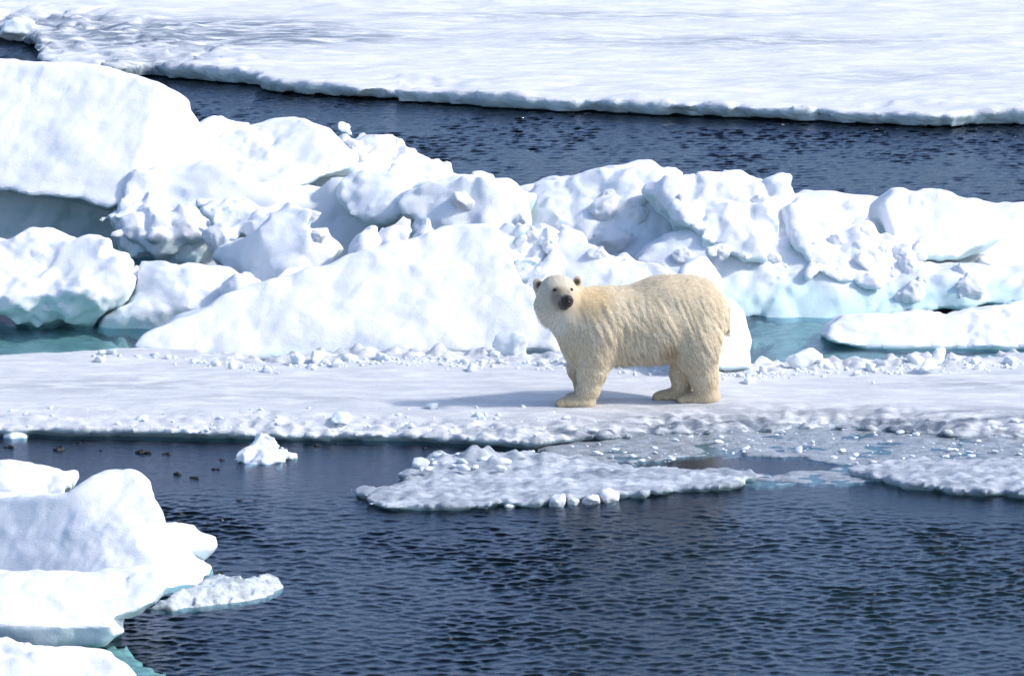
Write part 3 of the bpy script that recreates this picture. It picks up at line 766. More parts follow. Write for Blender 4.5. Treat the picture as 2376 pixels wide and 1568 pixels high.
B('ice_block', [(370, 1222), (400, 1216), (431, 1218), (470, 1236), (499, 1246), (502, 1265), (482, 1290), (456, 1309), (420, 1300), (380, 1270)], 49.6, [(440, 1260, 0.1, 0.0, -0.9), (450, 1285, 0.12, 0, 0.8)], T=0.4, rnd=0.08, vox=0.022, n1=0.03, fac=0.03, n2=0.016, seed=44, ice=0.0, icez=-0.1, label='grey white ledge sticking out behind the snow cone', group=G_F)

def floating(name, pts, top, amp, vox, mat, label, cat, seed, fs=7, group=None, zmax=0.5, edge=0.03):
    rel = lambda p, d: amp * (facets(np.column_stack([p, np.full(len(p), seed * 1.3)]) * fs, seed) + 0.5 * fbm(np.column_stack([p, np.full(len(p), seed)]) * fs * 1.5, 2))
    o = floe(name, pts, top, vox, mat, edge_noise=edge, under=0.02, lip=0.0, relief=rel, zmin=-0.06, zmax=zmax, rnd=0.04, seed=seed, z_px=0.0)
    return tag(o, label, cat, group)
floating('ice_slab', [(345, 1412), (380, 1392), (420, 1374), (490, 1352), (520, 1352), (560, 1358), (600, 1344), (630, 1340), (655, 1350), (659, 1364), (620, 1386), (560, 1396), (470, 1406), (400, 1416)],
         lambda p, d: 0.02 + 0.10 * sstep(0.0, 0.25, d), 0.03, 0.02, M['clear'], 'clear glassy ice slab floating beside the snow cone', 'ice slab', 51)
B('ice_chunk', [(545, 1066), (556, 1046), (580, 1036), (598, 1015), (606, 1013), (616, 1019), (632, 1030), (660, 1044), (684, 1060), (680, 1070), (640, 1080), (570, 1080)], depth_at(1071), [(610, 1060, 0.06, 0.15, -0.7), (640, 1060, 0.06, -0.7, -0.6)], T=0.3, rnd=0.04, vox=0.014, n1=0.03, fac=0.045, fscale=7, n2=0.02, seed=52, icez=0.04,
  label='small white iceberg alone in the dark water left of the tongue', cat='ice chunk')
floating('ice_chunk', [(5, 1014), (20, 1008), (45, 1006), (72, 1010), (60, 1017), (25, 1018)], lambda p, d: 0.02 + 0.06 * sstep(0.0, 0.12, d), 0.03, 0.016, M['chunk'], 'tiny ice chip floating at the left edge under the floe', 'ice chunk', 53)

# ------------------------------------------------------------------ loose chunks
def chunk_mesh(seed, n=14):
    rs = np.random.RandomState(seed)
    vox = 2.6 / n
    g = np.arange(-1.3, 1.3 + vox, vox)
    X, Y, Z = np.meshgrid(g, g, g, indexing='ij')
    p = np.stack([X.ravel(), Y.ravel(), Z.ravel()], 1)
    r = np.array([1.0, 0.75 + 0.2 * rs.rand(), 0.6 + 0.25 * rs.rand()])
    d = (np.linalg.norm(p / r, axis=1) - 1) * 0.7
    for _ in range(9):
        nn = rs.normal(size=3); nn /= np.linalg.norm(nn)
        d = smax(d, p @ nn - (0.42 + 0.3 * rs.rand()), 0.12)
    d += 0.10 * fbm(p * 1.8 + seed, 2) + (0.05 * fbm(p * 5 + seed, 2) if n > 20 else 0)
    v, q = surface_nets(d.reshape(X.shape), (g[0],) * 3, vox)
    v[:, 2] -= v[:, 2].min() * 0.72
    me = make_mesh('ice_chunk', v, q)
    add_attr(me, 'ice', np.full(len(v), 0.12 + 0.25 * rs.rand())); add_attr(me, 'wet', np.zeros(len(v)))
    me.materials.append(M['chunk'])
    return me
CH = [chunk_mesh(60 + k, 12) for k in range(6)]
CHB = [chunk_mesh(80 + k, 24) for k in range(3)]
rs = np.random.RandomState(5)
def surf_z(x, y):
    hit, loc, nor, idx = bf.ray_cast(Vector((x, y, 3)), Vector((0, 0, -1)))
    return loc.z if hit else None
def put(me, x, y, z, r, label, group, squash=1.0):
    o = bpy.data.objects.new('ice_chunk', me); COL.objects.link(o)
    o.location = (x, y, z); o.scale = (r, r * (0.8 + 0.4 * rs.rand()), r * squash)
    o.rotation_euler = (rs.normal() * 0.15, rs.normal() * 0.15, rs.rand() * 6.28)
    return tag(o, label, 'ice chunk', group)
rs = np.random.RandomState(5)
bpy.context.view_layer.update()
class Crumbs:
    def __init__(self):
        self.v, self.f, self.n = [], [], 0
    def add(self, me, x, y, z, r, squash):
        co = np.zeros(len(me.vertices) * 3, dtype=np.float32); me.vertices.foreach_get('co', co); co = co.reshape(-1, 3)
        ix = np.zeros(len(me.loops), dtype=np.int32); me.loops.foreach_get('vertex_index', ix)
        a = rs.rand() * 6.28; tx = rs.normal() * 0.3
        R = np.array(Matrix.Rotation(a, 3, 'Z') @ Matrix.Rotation(tx, 3, 'X'))
        self.v.append((co * np.array([r, r * (0.7 + 0.5 * rs.rand()), r * squash])) @ R.T + np.array([x, y, z]))
        self.f.append(ix.reshape(-1, 4) + self.n); self.n += len(co)
    def done(self, name, label, cat):
        V = np.concatenate(self.v)
        me = make_mesh(name, V, np.concatenate(self.f))
        add_attr(me, 'ice', np.full(len(V), 0.2)); add_attr(me, 'wet', np.zeros(len(V)))
        o = link(name, me, M['chunk']); o['kind'] = 'stuff'; o['label'] = label
CHR = [chunk_mesh(120 + k, 30) for k in range(7)]
for m_ in CHR:
    m_.materials.clear(); m_.materials.append(M['snow'])
    m_.attributes['ice'].data.foreach_set('value', np.zeros(len(m_.vertices), dtype=np.float32))
ridge = [o for o in COL.objects if o.get('group') == G_R]
def eye_ray(x, y):
    d = Vector((place(x, y, 1.0) - np.array([0, 0, H]))).normalized()
    best = None
    for o in ridge:
        mi = o.matrix_world.inverted()
        hit, loc, nor, idx = o.ray_cast(mi @ Vector((0, 0, H)), d)
        if hit:
            w = o.matrix_world @ loc
            if best is None or w.y < best[0].y:
                best = (w, nor)
    return best
lodged = []
for (x0, x1, y0, y1, n, where) in ((1200, 1560, 400, 590, 9, 'on the faceted crest above the bear'), (1560, 1860, 420, 600, 5, 'on the bright overhanging crest block'), (1840, 2120, 490, 640, 7, 'on the knobbly shoulder below the right boulder'),
                                   (800, 1230, 330, 480, 4, 'on the long slope left of the crest'), (470, 800, 470, 640, 3, 'around the twisted upright block'), (2000, 2376, 590, 690, 7, 'on the ridge base at the right edge'), (1180, 1290, 530, 690, 5, 'in the crumbly hollow at the bear\'s head')):
    for k in range(n):
        h = eye_ray(x0 + (x1 - x0) * rs.rand(), y0 + (y1 - y0) * rs.rand())
        if h is None:
            continue
        r = 0.09 + 0.17 * rs.rand() ** 1.6
        o = put(CHR[k % 7], h[0].x, h[0].y, h[0].z - r * 0.45, r, 'rough ice lump lodged ' + where, 'lumps lodged ' + where, 0.9)
        o.rotation_euler = (rs.normal() * 0.5, rs.normal() * 0.5, rs.rand() * 6.28)
# rim rubble on the back edge of the bear's floe
for k in range(56):
    x = 640 + 1740 * rs.rand()
    if rs.rand() < 0.18:
        x = 200 + 440 * rs.rand()
    yb = np.interp(x, [p[0] for p in bear_back[::-1]], [p[1] for p in bear_back[::-1]])
    y = yb + 3 + abs(rs.normal()) * 9
    P = gnd(x, y, 0.14)
    z = surf_z(P[0], P[1])
    if z is None:
        continue
    r = 0.035 + 0.05 * rs.rand() ** 2
    wh = 'left of the slab\'s middle' if x < 760 else 'before the leaning slab' if x < 1240 else 'right behind the bear' if x < 1720 else 'right of the bear'
    put(CH[k % 6], P[0], P[1], z - 0.01, r, 'small broken ice lump in the rim rubble ' + wh, 'rim rubble ' + wh)
for (x, y, r, sq, lb) in [(235, 818, 0.07, 0.7, 'smooth white lump on the back rim at far left of the floe'), (262, 817, 0.075, 0.75, 'greyish clear lump beside the smooth white one on the back rim'),
                          (362, 824, 0.06, 0.9, 'small notched lump standing on the rim in front of the slab\'s left end'), (320, 826, 0.05, 0.7, 'low white lump on the rim below the slab\'s left tip'),
                          (690, 842, 0.11, 0.8, 'grey ice lump on the rim in front of the slab hollow'), (735, 838, 0.12, 0.9, 'cube like white lump on the rim in front of the slab'), (722, 856, 0.08, 0.8, 'white lump lying just in front of the cube like one'),
                          (812, 838, 0.10, 0.85, 'white ice lump on the rim below the middle of the slab'), (885, 838, 0.11, 0.8, 'tall ice lump on the rim right of the slab\'s middle'), (1150, 826, 0.10, 0.7, 'bluish flat lump on the rim near the bear'),
                          (1185, 825, 0.20, 1.1, 'large white wedge on the rim just left of the bear\'s chest'), (1290, 842, 0.07, 0.9, 'white lump directly behind the bear\'s front leg'),
                          (1865, 850, 0.20, 0.85, 'big white lump on the rim right of the bear'), (1905, 852, 0.12, 0.8, 'smaller lump leaning on the big white one right of the bear'), (2120, 845, 0.13, 0.8, 'ice lump at the foot of the tilted spike'),
                          (2345, 845, 0.11, 0.8, 'ice lump on the rim at the right edge of the picture'), (2050, 848, 0.09, 0.8, 'low lump on the rim in front of the turquoise pool')]:
    P = gnd(x, y, 0.13)
    put(CHB[int(x) % 3], P[0], P[1], 0.10, r, lb, None, sq)
# tilted spike at the right
B('ice_chunk', [(2140, 850), (2146, 832), (2160, 822), (2172, 808), (2190, 800), (2199, 806), (2196, 818), (2186, 824), (2184, 850)], 57.75, [(2165, 830, 0.05, -0.3, -0.4)], T=0.14, rnd=0.05, vox=0.016, n1=0.015, fac=0.03, fscale=5, n2=0.01, seed=61, icez=-9,
  label='tilted ice spike standing on the back rim at right', cat='ice chunk')
# chunks in front on the floe
for (x, y, r, lb) in [(1005, 948, 0.085, 'bright white chunk on the floe left of the bear\'s front paw'), (328, 968, 0.08, 'square pale chunk near the floe\'s front edge at left'), (790, 975, 0.13, 'pale glassy plate near the floe\'s front edge'), (1108, 965, 0.08, 'pale chunk between the bright chunk and the paw'),
                      (1120, 975, 0.06, 'tiny white lump on the crumbly front edge below the bear')]:
    P = gnd(x, y, 0.13); z = surf_z(P[0], P[1]) or 0.1
    put(CHB[int(x) % 3], P[0], P[1], z - 0.02, r, lb, None, 0.7)
CT = [chunk_mesh(140 + k, 8) for k in range(6)]
cr = Crumbs()
for k in range(380):
    x = 1230 + 1250 * rs.rand(); y = 985 + 100 * rs.rand()
    if 1560 < x < 1960 and y > 1046:
        continue
    P = gnd(x, y, 0.05); z = surf_z(P[0], P[1]) or 0.02
    cr.add(CT[k % 6], P[0], P[1], z - 0.004, 0.012 + 0.05 * rs.rand() ** 4, 0.45)
cr.done('slush_fragments', 'small ice fragments frozen into the grey slush', 'ice')
cr = Crumbs()
for k in range(240):
    x = -90 + 1400 * rs.rand(); y = 992 - 42 * rs.rand() ** 1.6
    P = gnd(x, y, 0.12); z = surf_z(P[0], P[1])
    if z is None:
        continue
    cr.add(CT[k % 6], P[0], P[1], z - 0.004, 0.010 + 0.04 * rs.rand() ** 4, 0.6)
cr.done('ice_crumbs', 'small ice crumbs along the front edge of the bear\'s floe', 'ice')
cr = Crumbs()
for k in range(900):
    x = 380 + 2000 * rs.rand()
    yb = np.interp(x, [p[0] for p in bear_back[::-1]], [p[1] for p in bear_back[::-1]])
    P = gnd(x, yb + 2 + abs(rs.normal()) * 9, 0.14); z = surf_z(P[0], P[1])
    if z is None:
        continue
    cr.add(CT[k % 6], P[0], P[1], z - 0.004, 0.010 + 0.03 * rs.rand() ** 3, 0.7)
cr.done('ice_grit', 'ice grit strewn along the back rim of the bear\'s floe', 'ice')
for k in range(26):
    x = 950 + 220 * rs.rand(); y = 1052 + 46 * rs.rand()
    if x < 990 and y < 1066:
        continue
    P = gnd(x, y, 0.1)
    put(CH[k % 6], P[0], P[1], 0.12, 0.035 + 0.06 * rs.rand() ** 2, 'pale ice fragment in the heap on the tongue', 'fragments heaped on the tongue', 0.6)
for (x, y, r, lb) in [(1232, 1172, 0.075, 'low white chunk in the water, leftmost of the row before the tongue'), (1292, 1172, 0.125, 'spiky white chunk, second from left in the row before the tongue'), (1334, 1168, 0.075, 'small round chunk in the middle of the row before the tongue'),
                      (1370, 1168, 0.10, 'white chunk, second from right in the row before the tongue'), (1406, 1162, 0.125, 'tall white chunk at the right end of the row before the tongue')]:
    P = gnd(x, y, 0.0)
    put(CHR[int(x * 3 + y) % 7], P[0], P[1], -0.02, r, lb, None, 0.95)
P = gnd(1180, 1176, 0); put(CHB[0], P[0], P[1], -0.02, 0.07, 'glassy half sunken chip at the tongue\'s front edge', None, 0.5)
P = gnd(1935, 1066, 0); put(CH[1], P[0], P[1], 0.0, 0.05, 'single white chip in the still pool', None, 0.7)
P = gnd(45, 74, 0.3); put(CHB[1], P[0], P[1], 0.22, 0.28, 'white hummock on the far sheet at top left', None, 0.8)

# sunken ice that shines turquoise through the water
def sunken(pts, z, seed, label):
    rel = lambda p, d: 0.05 * fbm(np.column_stack([p, np.full(len(p), seed)]) * 1.2, 3)
    o = floe('sunken_ice', pts, lambda p, d: z - 0.30 * sstep(0.45, 0.0, d) ** 2, 0.05, M['shelf'], edge_noise=0.22, under=0.0, relief=rel, zmin=z - 0.6, zmax=z + 0.3, rnd=0.1, seed=seed, z_px=0.0)
    tag(o, label, 'sunken ice')
sunken([(1700, 700), (2700, 680), (2700, 850), (1720, 870)], -0.05, 71, 'sunken turquoise ice shelf under the pool right of the bear')
sunken([(100, 1500), (270, 1440), (330, 1470), (420, 1500), (440, 1600), (200, 1640), (60, 1600)], -0.05, 72, 'sunken turquoise foot of the near floe at lower left')
sunken([(-250, 700), (330, 740), (330, 840), (-250, 860)], -0.06, 73, 'sunken blue ice under the still water at left')

# dark scraps afloat left
for k, (x, y, w) in enumerate([(130, 1043, 0.10), (335, 1050, 0.09), (232, 1045, 0.04), (515, 1068, 0.07), (500, 1088, 0.05), (985, 1040, 0.07), (735, 1035, 0.04), (778, 1030, 0.05), (385, 1053, 0.05), (450, 1108, 0.045), (410, 1100, 0.05), (590, 1160, 0.03), (555, 1161, 0.03), (20, 1038, 0.08), (180, 1028, 0.05), (510, 1356, 0.07)]):
    rsk = np.random.RandomState(100 + k)
    w *= 0.75
    P = gnd(x, y, 0.0)
    V, F = [], []
    nl = rsk.randint(3, 9); w *= 0.7 + 0.9 * rsk.rand(); ox = -0.12 * w * nl; oy = 0.0
    for j in range(nl):
        ox += w * (0.15 + 0.18 * rsk.rand()); oy += rsk.normal() * w * 0.14
        rr = w * (0.18 + 0.38 * rsk.rand() ** 2); b0 = len(V); n = 8
        for ring, (rz, f) in enumerate(((-0.2, 1.0), (0.12, 0.8), (0.25, 0.4))):
            for q in range(n):
                a = q / n * 6.283
                f2 = f * (0.7 + 0.6 * rsk.rand())
                V.append((ox + math.cos(a) * rr * f2, oy + math.sin(a) * rr * f2 * 0.7, rz * rr * (0.6 + 2.2 * rsk.rand()) + 0.004))
        for ring in range(2):
            for q in range(n):
                F.append((b0 + ring * n + q, b0 + ring * n + (q + 1) % n, b0 + (ring + 1) * n + (q + 1) % n, b0 + (ring + 1) * n + q))
        V.append((ox, oy, (0.3 + 0.9 * rsk.rand()) * rr)); top = len(V) - 1
        for q in range(0, n, 2):
            F.append((b0 + 2 * n + q, b0 + 2 * n + q + 1, b0 + 2 * n + (q + 2) % n, top))
    me = make_mesh('dark_scrap', np.array(V), np.array(F))
    o = link('dark_scrap', me, M['debris'])
    o.location = P
    if k == 15:
        o.location = (P[0], P[1], 0.10); tag(o, 'dark lump lying on the clear ice slab', 'debris')
    else:
        tag(o, 'dark scrap drifting in the calm water below the floe\'s left half', 'debris', 'dark scraps in the calm water')

# ------------------------------------------------------------------ the bear
BX, BY, BZ = None, None, None
s_b = depth_at(784 + 151, 0.135)
bo = place(1182, 935, s_b)              # ground point under the crop centre (crop 1200, 1320)
PXM = FPX / s_b * 3.724
_bx0 = ((2000 + 1200 / 2.16) / 1.7239)
bo = place(_bx0, (1000 + 1320 / 2.16) / 1.7239, depth_at((1000 + 1320 / 2.16) / 1.7239, 0.135))
TH = math.atan2(H - bo[2], bo[1])
def BP(cx, cy, y):
    v = (1320 - cy) / PXM
    return np.array([(cx - 1200) / PXM, y, (v - y * math.sin(TH)) / math.cos(TH)])

def ell(p, c, r):
    q = p - c
    k0 = np.sqrt(((q / r) ** 2).sum(-1)); k1 = np.sqrt(((q / (np.asarray(r) ** 2)) ** 2).sum(-1)) + 1e-9
    return k0 * (k0 - 1) / k1
def cone(p, a, b, ra, rb, ys=1.0):
    sc = np.array([1, 1 / ys, 1.0])
    p, a, b = p * sc, a * sc, b * sc
    e = b - a; h = np.clip(((p - a) @ e) / (e @ e), 0, 1)
    return np.sqrt(((p - a - h[..., None] * e) ** 2).sum(-1)) - (ra + (rb - ra) * h)

def bear_sdf(p):
    d = ell(p, BP(1625, 560, 0.11), (0.385, 0.33, 0.385))
    def add(e, k):
        nonlocal d
        d = smin(d, e, k)
    add(ell(p, BP(1270, 625, 0.02), (0.50, 0.35, 0.37)), 0.10)
    add(ell(p, BP(1420, 430, 0.05), (0.34, 0.27, 0.235)), 0.08)
    add(ell(p, BP(1000, 640, -0.05), (0.36, 0.31, 0.345)), 0.10)
    add(ell(p, BP(850, 660, -0.09), (0.31, 0.29, 0.36)), 0.10)
    add(cone(p, BP(900, 585, -0.09), BP(600, 480, -0.15), 0.26, 0.185), 0.10)         # neck
    add(cone(p, BP(500, 500, -0.19), BP(690, 730, -0.15), 0.165, 0.21), 0.08)        # throat
    add(ell(p, BP(690, 780, -0.13), (0.18, 0.24, 0.22)), 0.09)                       # breast
    # head
    h = ell(p, BP(497, 358, -0.24), (0.175, 0.20, 0.150))
    h = smin(h, ell(p, BP(500, 460, -0.22), (0.222, 0.17, 0.150)), 0.07)
    h = smin(h, ell(p, BP(455, 520, -0.20), (0.155, 0.15, 0.12)), 0.07)
    h = smin(h, cone(p, BP(515, 412, -0.36), BP(572, 455, -0.535), 0.100, 0.062), 0.055)
    h = smin(h, cone(p, BP(520, 470, -0.40), BP(558, 494, -0.515), 0.06, 0.038), 0.03)
    for c in ((470, 351), (600, 348)):                                                # brow dips
        h = smax(h, -ell(p, BP(c[0], c[1] + 2, -0.475), (0.035, 0.03, 0.028)), 0.035)
    for (cx, cy, yy, sx) in ((322, 296, -0.16, -1), (668, 276, -0.12, 1)):
        e = ell(p, BP(cx, cy, yy), (0.046, 0.032, 0.056))
        e = smin(e, ell(p, BP(cx - sx * 14, cy + 40, yy + 0.02), (0.05, 0.045, 0.05)), 0.03)
        e = smax(e, -ell(p, BP(cx - sx * 10, cy + 8, yy - 0.038), (0.028, 0.026, 0.036)), 0.012)
        h = smin(h, e, 0.02)
    add(h, 0.035)
    # near front leg
    add(cone(p, BP(835, 720, -0.23), BP(810, 880, -0.23), 0.205, 0.178), 0.08)
    add(cone(p, BP(810, 880, -0.23), BP(795, 1040, -0.22), 0.172, 0.145, 0.9), 0.05)
    add(cone(p, BP(795, 1040, -0.22), BP(765, 1200, -0.215), 0.142, 0.105, 0.95), 0.04)
    add(cone(p, BP(765, 1200, -0.215), BP(735, 1290, -0.21), 0.105, 0.088), 0.04)
    add(ell(p, BP(650, 1312, -0.21), (0.165, 0.105, 0.066)), 0.05)
    add(ell(p, BP(745, 1318, -0.21), (0.085, 0.095, 0.058)), 0.04)
    # far front leg
    add(cone(p, BP(690, 850, 0.05), BP(672, 1020, 0.09), 0.13, 0.098), 0.06)
    add(cone(p, BP(672, 1020, 0.09), BP(720, 1190, 0.10), 0.096, 0.078), 0.04)
    add(cone(p, BP(720, 1190, 0.10), BP(725, 1250, 0.10), 0.080, 0.075), 0.03)
    add(ell(p, BP(675, 1268, 0.10), (0.13, 0.09, 0.05)), 0.04)
    # near hind leg
    add(ell(p, BP(1700, 800, -0.05), (0.235, 0.20, 0.31)), 0.07)
    add(cone(p, BP(1735, 930, 0.0), BP(1760, 1090, 0.02), 0.168, 0.138), 0.05)
    add(cone(p, BP(1760, 1090, 0.02), BP(1790, 1235, 0.03), 0.136, 0.112), 0.04)
    add(ell(p, BP(1710, 1280, 0.03), (0.185, 0.10, 0.060)), 0.06)
    add(ell(p, BP(1800, 1275, 0.03), (0.11, 0.10, 0.055)), 0.04)
    # far hind leg
    add(cone(p, BP(1600, 860, 0.20), BP(1575, 1040, 0.19), 0.19, 0.115), 0.06)
    add(cone(p, BP(1575, 1040, 0.19), BP(1575, 1190, 0.18), 0.112, 0.098), 0.04)
    add(ell(p, BP(1480, 1253, 0.17), (0.16, 0.09, 0.062)), 0.05)
    add(ell(p, BP(1570, 1250, 0.17), (0.10, 0.09, 0.055)), 0.04)
    add(cone(p, BP(1930, 520, 0.13), BP(1962, 675, 0.14), 0.06, 0.03), 0.04)         # tail
    # toes
    for (cx, cy, yy) in ((508, 1325, -0.27), (500, 1322, -0.225), (503, 1320, -0.18), (520, 1318, -0.14)):
        add(ell(p, BP(cx + 18, cy, yy), (0.048, 0.026, 0.044)), 0.012)
    for (cx, cy, yy) in ((1350, 1272, 0.11), (1345, 1270, 0.15), (1348, 1268, 0.195)):
        add(ell(p, BP(cx + 14, cy, yy), (0.045, 0.026, 0.042)), 0.012)
    for (cx, cy, yy) in ((1562, 1298, -0.02), (1556, 1296, 0.02), (1560, 1294, 0.06)):
        add(ell(p, BP(cx + 12, cy, yy), (0.045, 0.026, 0.040)), 0.012)
    return d

def flow_dir(p):
    """lie of the coat: back and down on the body, down the legs, away from the nose on the head"""
    f = np.tile(np.array([0.42, 0.0, -0.9]), (len(p), 1))
    up = sstep(0.95, 1.15, p[:, 2])[:, None]
    f = f * (1 - up) + up * np.array([0.9, 0.0, -0.35])
    leg = sstep(0.45, 0.25, p[:, 2])[:, None]
    f = f * (1 - leg) + leg * np.array([0.12, 0.0, -1.0])
    nose = BP(575, 456, -0.56)
    hd = sstep(0.62, 0.42, np.linalg.norm(p - nose, axis=1))[:, None]
    away = p - nose; away /= np.linalg.norm(away, axis=1)[:, None] + 1e-9
    away[:, 2] -= 0.35
    return f * (1 - hd) + away * hd

def bear_color(p):
    r = np.tile(np.array([0.675, 0.565, 0.395]), (len(p), 1))
    def blend(w, c):
        nonlocal r
        w = np.clip(w, 0, 1)[:, None]
        r = r * (1 - w) + w * np.array(c)
    def near(cx, cy, y, a, b):
        return sstep(b, a, np.linalg.norm(p - BP(cx, cy, y), axis=1))
    n = fbm(p * 5, 3)
    blend(0.35 * sstep(0.0, 0.5, n), (0.74, 0.67, 0.52))
    blend(near(480, 400, -0.25, 0.20, 0.46) * 0.7, (0.72, 0.66, 0.54))
    blend(near(470, 640, -0.28, 0.05, 0.2) * 0.7, (0.80, 0.76, 0.66))
    blend(near(770, 430, -0.25, 0.08, 0.28) * 0.7, (0.72, 0.52, 0.27))
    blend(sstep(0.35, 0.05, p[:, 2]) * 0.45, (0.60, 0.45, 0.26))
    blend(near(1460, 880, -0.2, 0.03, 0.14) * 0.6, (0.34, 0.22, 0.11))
    blend(near(1965, 600, 0.1, 0.02, 0.10) * 0.5, (0.55, 0.33, 0.17))
    blend(near(530, 431, -0.46, 0.07, 0.155) * 0.8, (0.27, 0.215, 0.17))
    blend(near(578, 454, -0.56, 0.055, 0.085) * 0.95, (0.035, 0.025, 0.02))
    blend(near(540, 491, -0.52, 0.045, 0.075) * 0.92, (0.06, 0.042, 0.033))
    for c in ((472, 356), (608, 352)):
        blend(near(c[0], c[1], -0.44, 0.02, 0.045) * 0.6, (0.12, 0.08, 0.06))
    for (cx, cy, yy, sx) in ((322, 296, -0.16, -1), (668, 276, -0.12, 1)):
        blend(near(cx - sx * 10, cy + 10, yy - 0.03, 0.022, 0.042) * 0.9, (0.07, 0.04, 0.03))
    blend(near(498, 1330, -0.2, 0.02, 0.06) * 0.5, (0.12, 0.08, 0.05))
    blend(near(1340, 1275, 0.15, 0.02, 0.06) * 0.5, (0.12, 0.08, 0.05))
    return r

def fur_mat(name, spec=0.15):
    t = NT(name)
    a = t.n('ShaderNodeAttribute'); a.attribute_name = 'coat'
    t.l(a.outputs['Color'], t.p.inputs['Base Color'])
    t.p.inputs['Roughness'].default_value = 0.7
    t.p.inputs['Specular IOR Level'].default_value = spec
    t.p.inputs['Sheen Weight'].default_value = 0.15
    return t.m

def build_bear():
    vox = 0.0135
    xs = np.arange(-1.12, 0.98, vox); ys = np.arange(-0.68, 0.56, vox); zs = np.arange(-0.06, 1.42, vox)
    X, Y, Z = np.meshgrid(xs, ys, zs, indexing='ij')
    P = np.stack([X, Y, Z], -1).reshape(-1, 3)
    d = np.empty(len(P))
    for a in range(0, len(P), 300000):
        d[a:a + 300000] = bear_sdf(P[a:a + 300000])
    m = np.abs(d) < 0.05
    q = P[m]
    # skin folds on the flank and shoulder, running with the coat
    body = sstep(0.25, 0.5, q[:, 2]) * sstep(-0.62, -0.35, q[:, 0])
    al = q[:, 0] * 0.9 + q[:, 2] * 0.42; ac = q[:, 0] * -0.42 + q[:, 2] * 0.9
    f = np.column_stack([al * 23, q[:, 1] * 6, ac * 2.6])
    body *= sstep(1.2, 0.95, q[:, 2])
    d[m] += 0.005 * body * (1.1 - 3.2 * np.abs(perlin(f))) + 0.003 * perlin(f * 2.1 + 5)
    d[m] += 0.003 * fbm(q * 7, 2)
    fold = np.zeros(len(q))
    for k, (cx, y0, y1, dep) in enumerate(((1050, 620, 820, 0.018), (1130, 640, 860, 0.014), (1245, 720, 900, 0.013), (1190, 700, 880, 0.010), (1000, 700, 950, 0.012))):
        c0, c1 = BP(cx, y0, -0.3), BP(cx + 25, y1, -0.3)
        t = np.clip((q[:, 2] - c1[2]) / (c0[2] - c1[2]), 0, 1)
        xc = c1[0] + (c0[0] - c1[0]) * t
        fold += dep * np.exp(-((q[:, 0] - xc) / 0.016) ** 2) * sstep(0, 0.2, t) * sstep(1, 0.7, t) * (q[:, 1] < 0)
    d[m] += fold
    d = np.maximum(d, 0.002 - P[:, 2])
    v, quad = surface_nets(d.reshape(X.shape), (xs[0], ys[0], zs[0]), vox)
    root = bpy.data.objects.new('polar_bear', None); COL.objects.link(root)
    root.empty_display_size = 0.3
    root.location = bo
    tag(root, 'cream polar bear standing on the floe, head turned to the camera', 'polar bear')
    me = make_mesh('body', v, quad)
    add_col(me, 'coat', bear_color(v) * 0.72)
    body = link('body', me, fur_mat('bear_coat'), root)
    nrm = vnormals(me)
    # tufts of fur
    rs = np.random.RandomState(3)
    tri = np.concatenate([quad[:, [0, 1, 2]], quad[:, [0, 2, 3]]])
    A, Bv, Cv = v[tri[:, 0]], v[tri[:, 1]], v[tri[:, 2]]
    area = 0.5 * np.linalg.norm(np.cross(Bv - A, Cv - A), axis=1)
    N = 55000
    pick = rs.choice(len(tri), N, p=area / area.sum())
    r1, r2 = np.sqrt(rs.rand(N)), rs.rand(N)
    w = np.stack([1 - r1, r1 * (1 - r2), r1 * r2], 1)[..., None]
    pt = (v[tri[pick]] * w).sum(1); nn = (nrm[tri[pick]] * w).sum(1)
    nn /= np.linalg.norm(nn, axis=1)[:, None] + 1e-9
    nose = BP(575, 456, -0.56)
    dn = np.linalg.norm(pt - nose, axis=1)
    keep = (pt[:, 2] > 0.015) & (dn > 0.085)
    for (cx, cy) in ((472, 356), (608, 352)):
        keep &= np.linalg.norm(pt[:, [0, 2]] - BP(cx, cy, -0.43)[[0, 2]], axis=1) > 0.02
    al = pt[:, 0] * 0.9 + pt[:, 2] * 0.42; ac = pt[:, 0] * -0.42 + pt[:, 2] * 0.9
    part = np.minimum(np.abs(perlin(np.column_stack([al * 23, pt[:, 1] * 6, ac * 2.6]))) / 0.08, np.abs(perlin(np.column_stack([al * 41 + 3, pt[:, 1] * 9, ac * 5]))) / 0.07)
    keep &= (part > 1) | (rs.rand(N) < 0.40) | (dn < 0.42)
    pt, nn, dn = pt[keep], nn[keep], dn[keep]; N = len(pt)
    fl = flow_dir(pt)
    fl += 0.35 * np.column_stack([perlin(pt * 6), perlin(pt * 6 + 9), perlin(pt * 6 + 21)]) + 0.12 * rs.normal(size=(N, 3))
    fl -= (fl * nn).sum(1)[:, None] * nn
    fl /= np.linalg.norm(fl, axis=1)[:, None] + 1e-9
    L = 0.042 + 0.010 * rs.randn(N)
    L *= 0.28 + 0.72 * sstep(0.12, 0.50, dn)
    L *= 0.45 + 0.55 * sstep(0.04, 0.22, pt[:, 2])
    belly = sstep(-0.35, -0.75, nn[:, 2]) * sstep(0.3, 0.4, pt[:, 2])
    L *= 1 + 1.2 * belly
    for (cx, cy, yy) in ((322, 296, -0.16), (668, 276, -0.12)):
        L *= 0.35 + 0.65 * sstep(0.05, 0.10, np.linalg.norm(pt - BP(cx, cy, yy), axis=1))
    L = np.clip(L, 0.008, 0.12)
    lift = 0.22 + 0.10 * rs.rand(N)
    d0 = fl + nn * lift[:, None]; d0[:, 2] -= 0.6 * belly
    d0 /= np.linalg.norm(d0, axis=1)[:, None]
    d1 = fl + nn * (lift[:, None] - 0.20); d1[:, 2] -= 0.25 + 0.6 * belly
    d1 /= np.linalg.norm(d1, axis=1)[:, None]
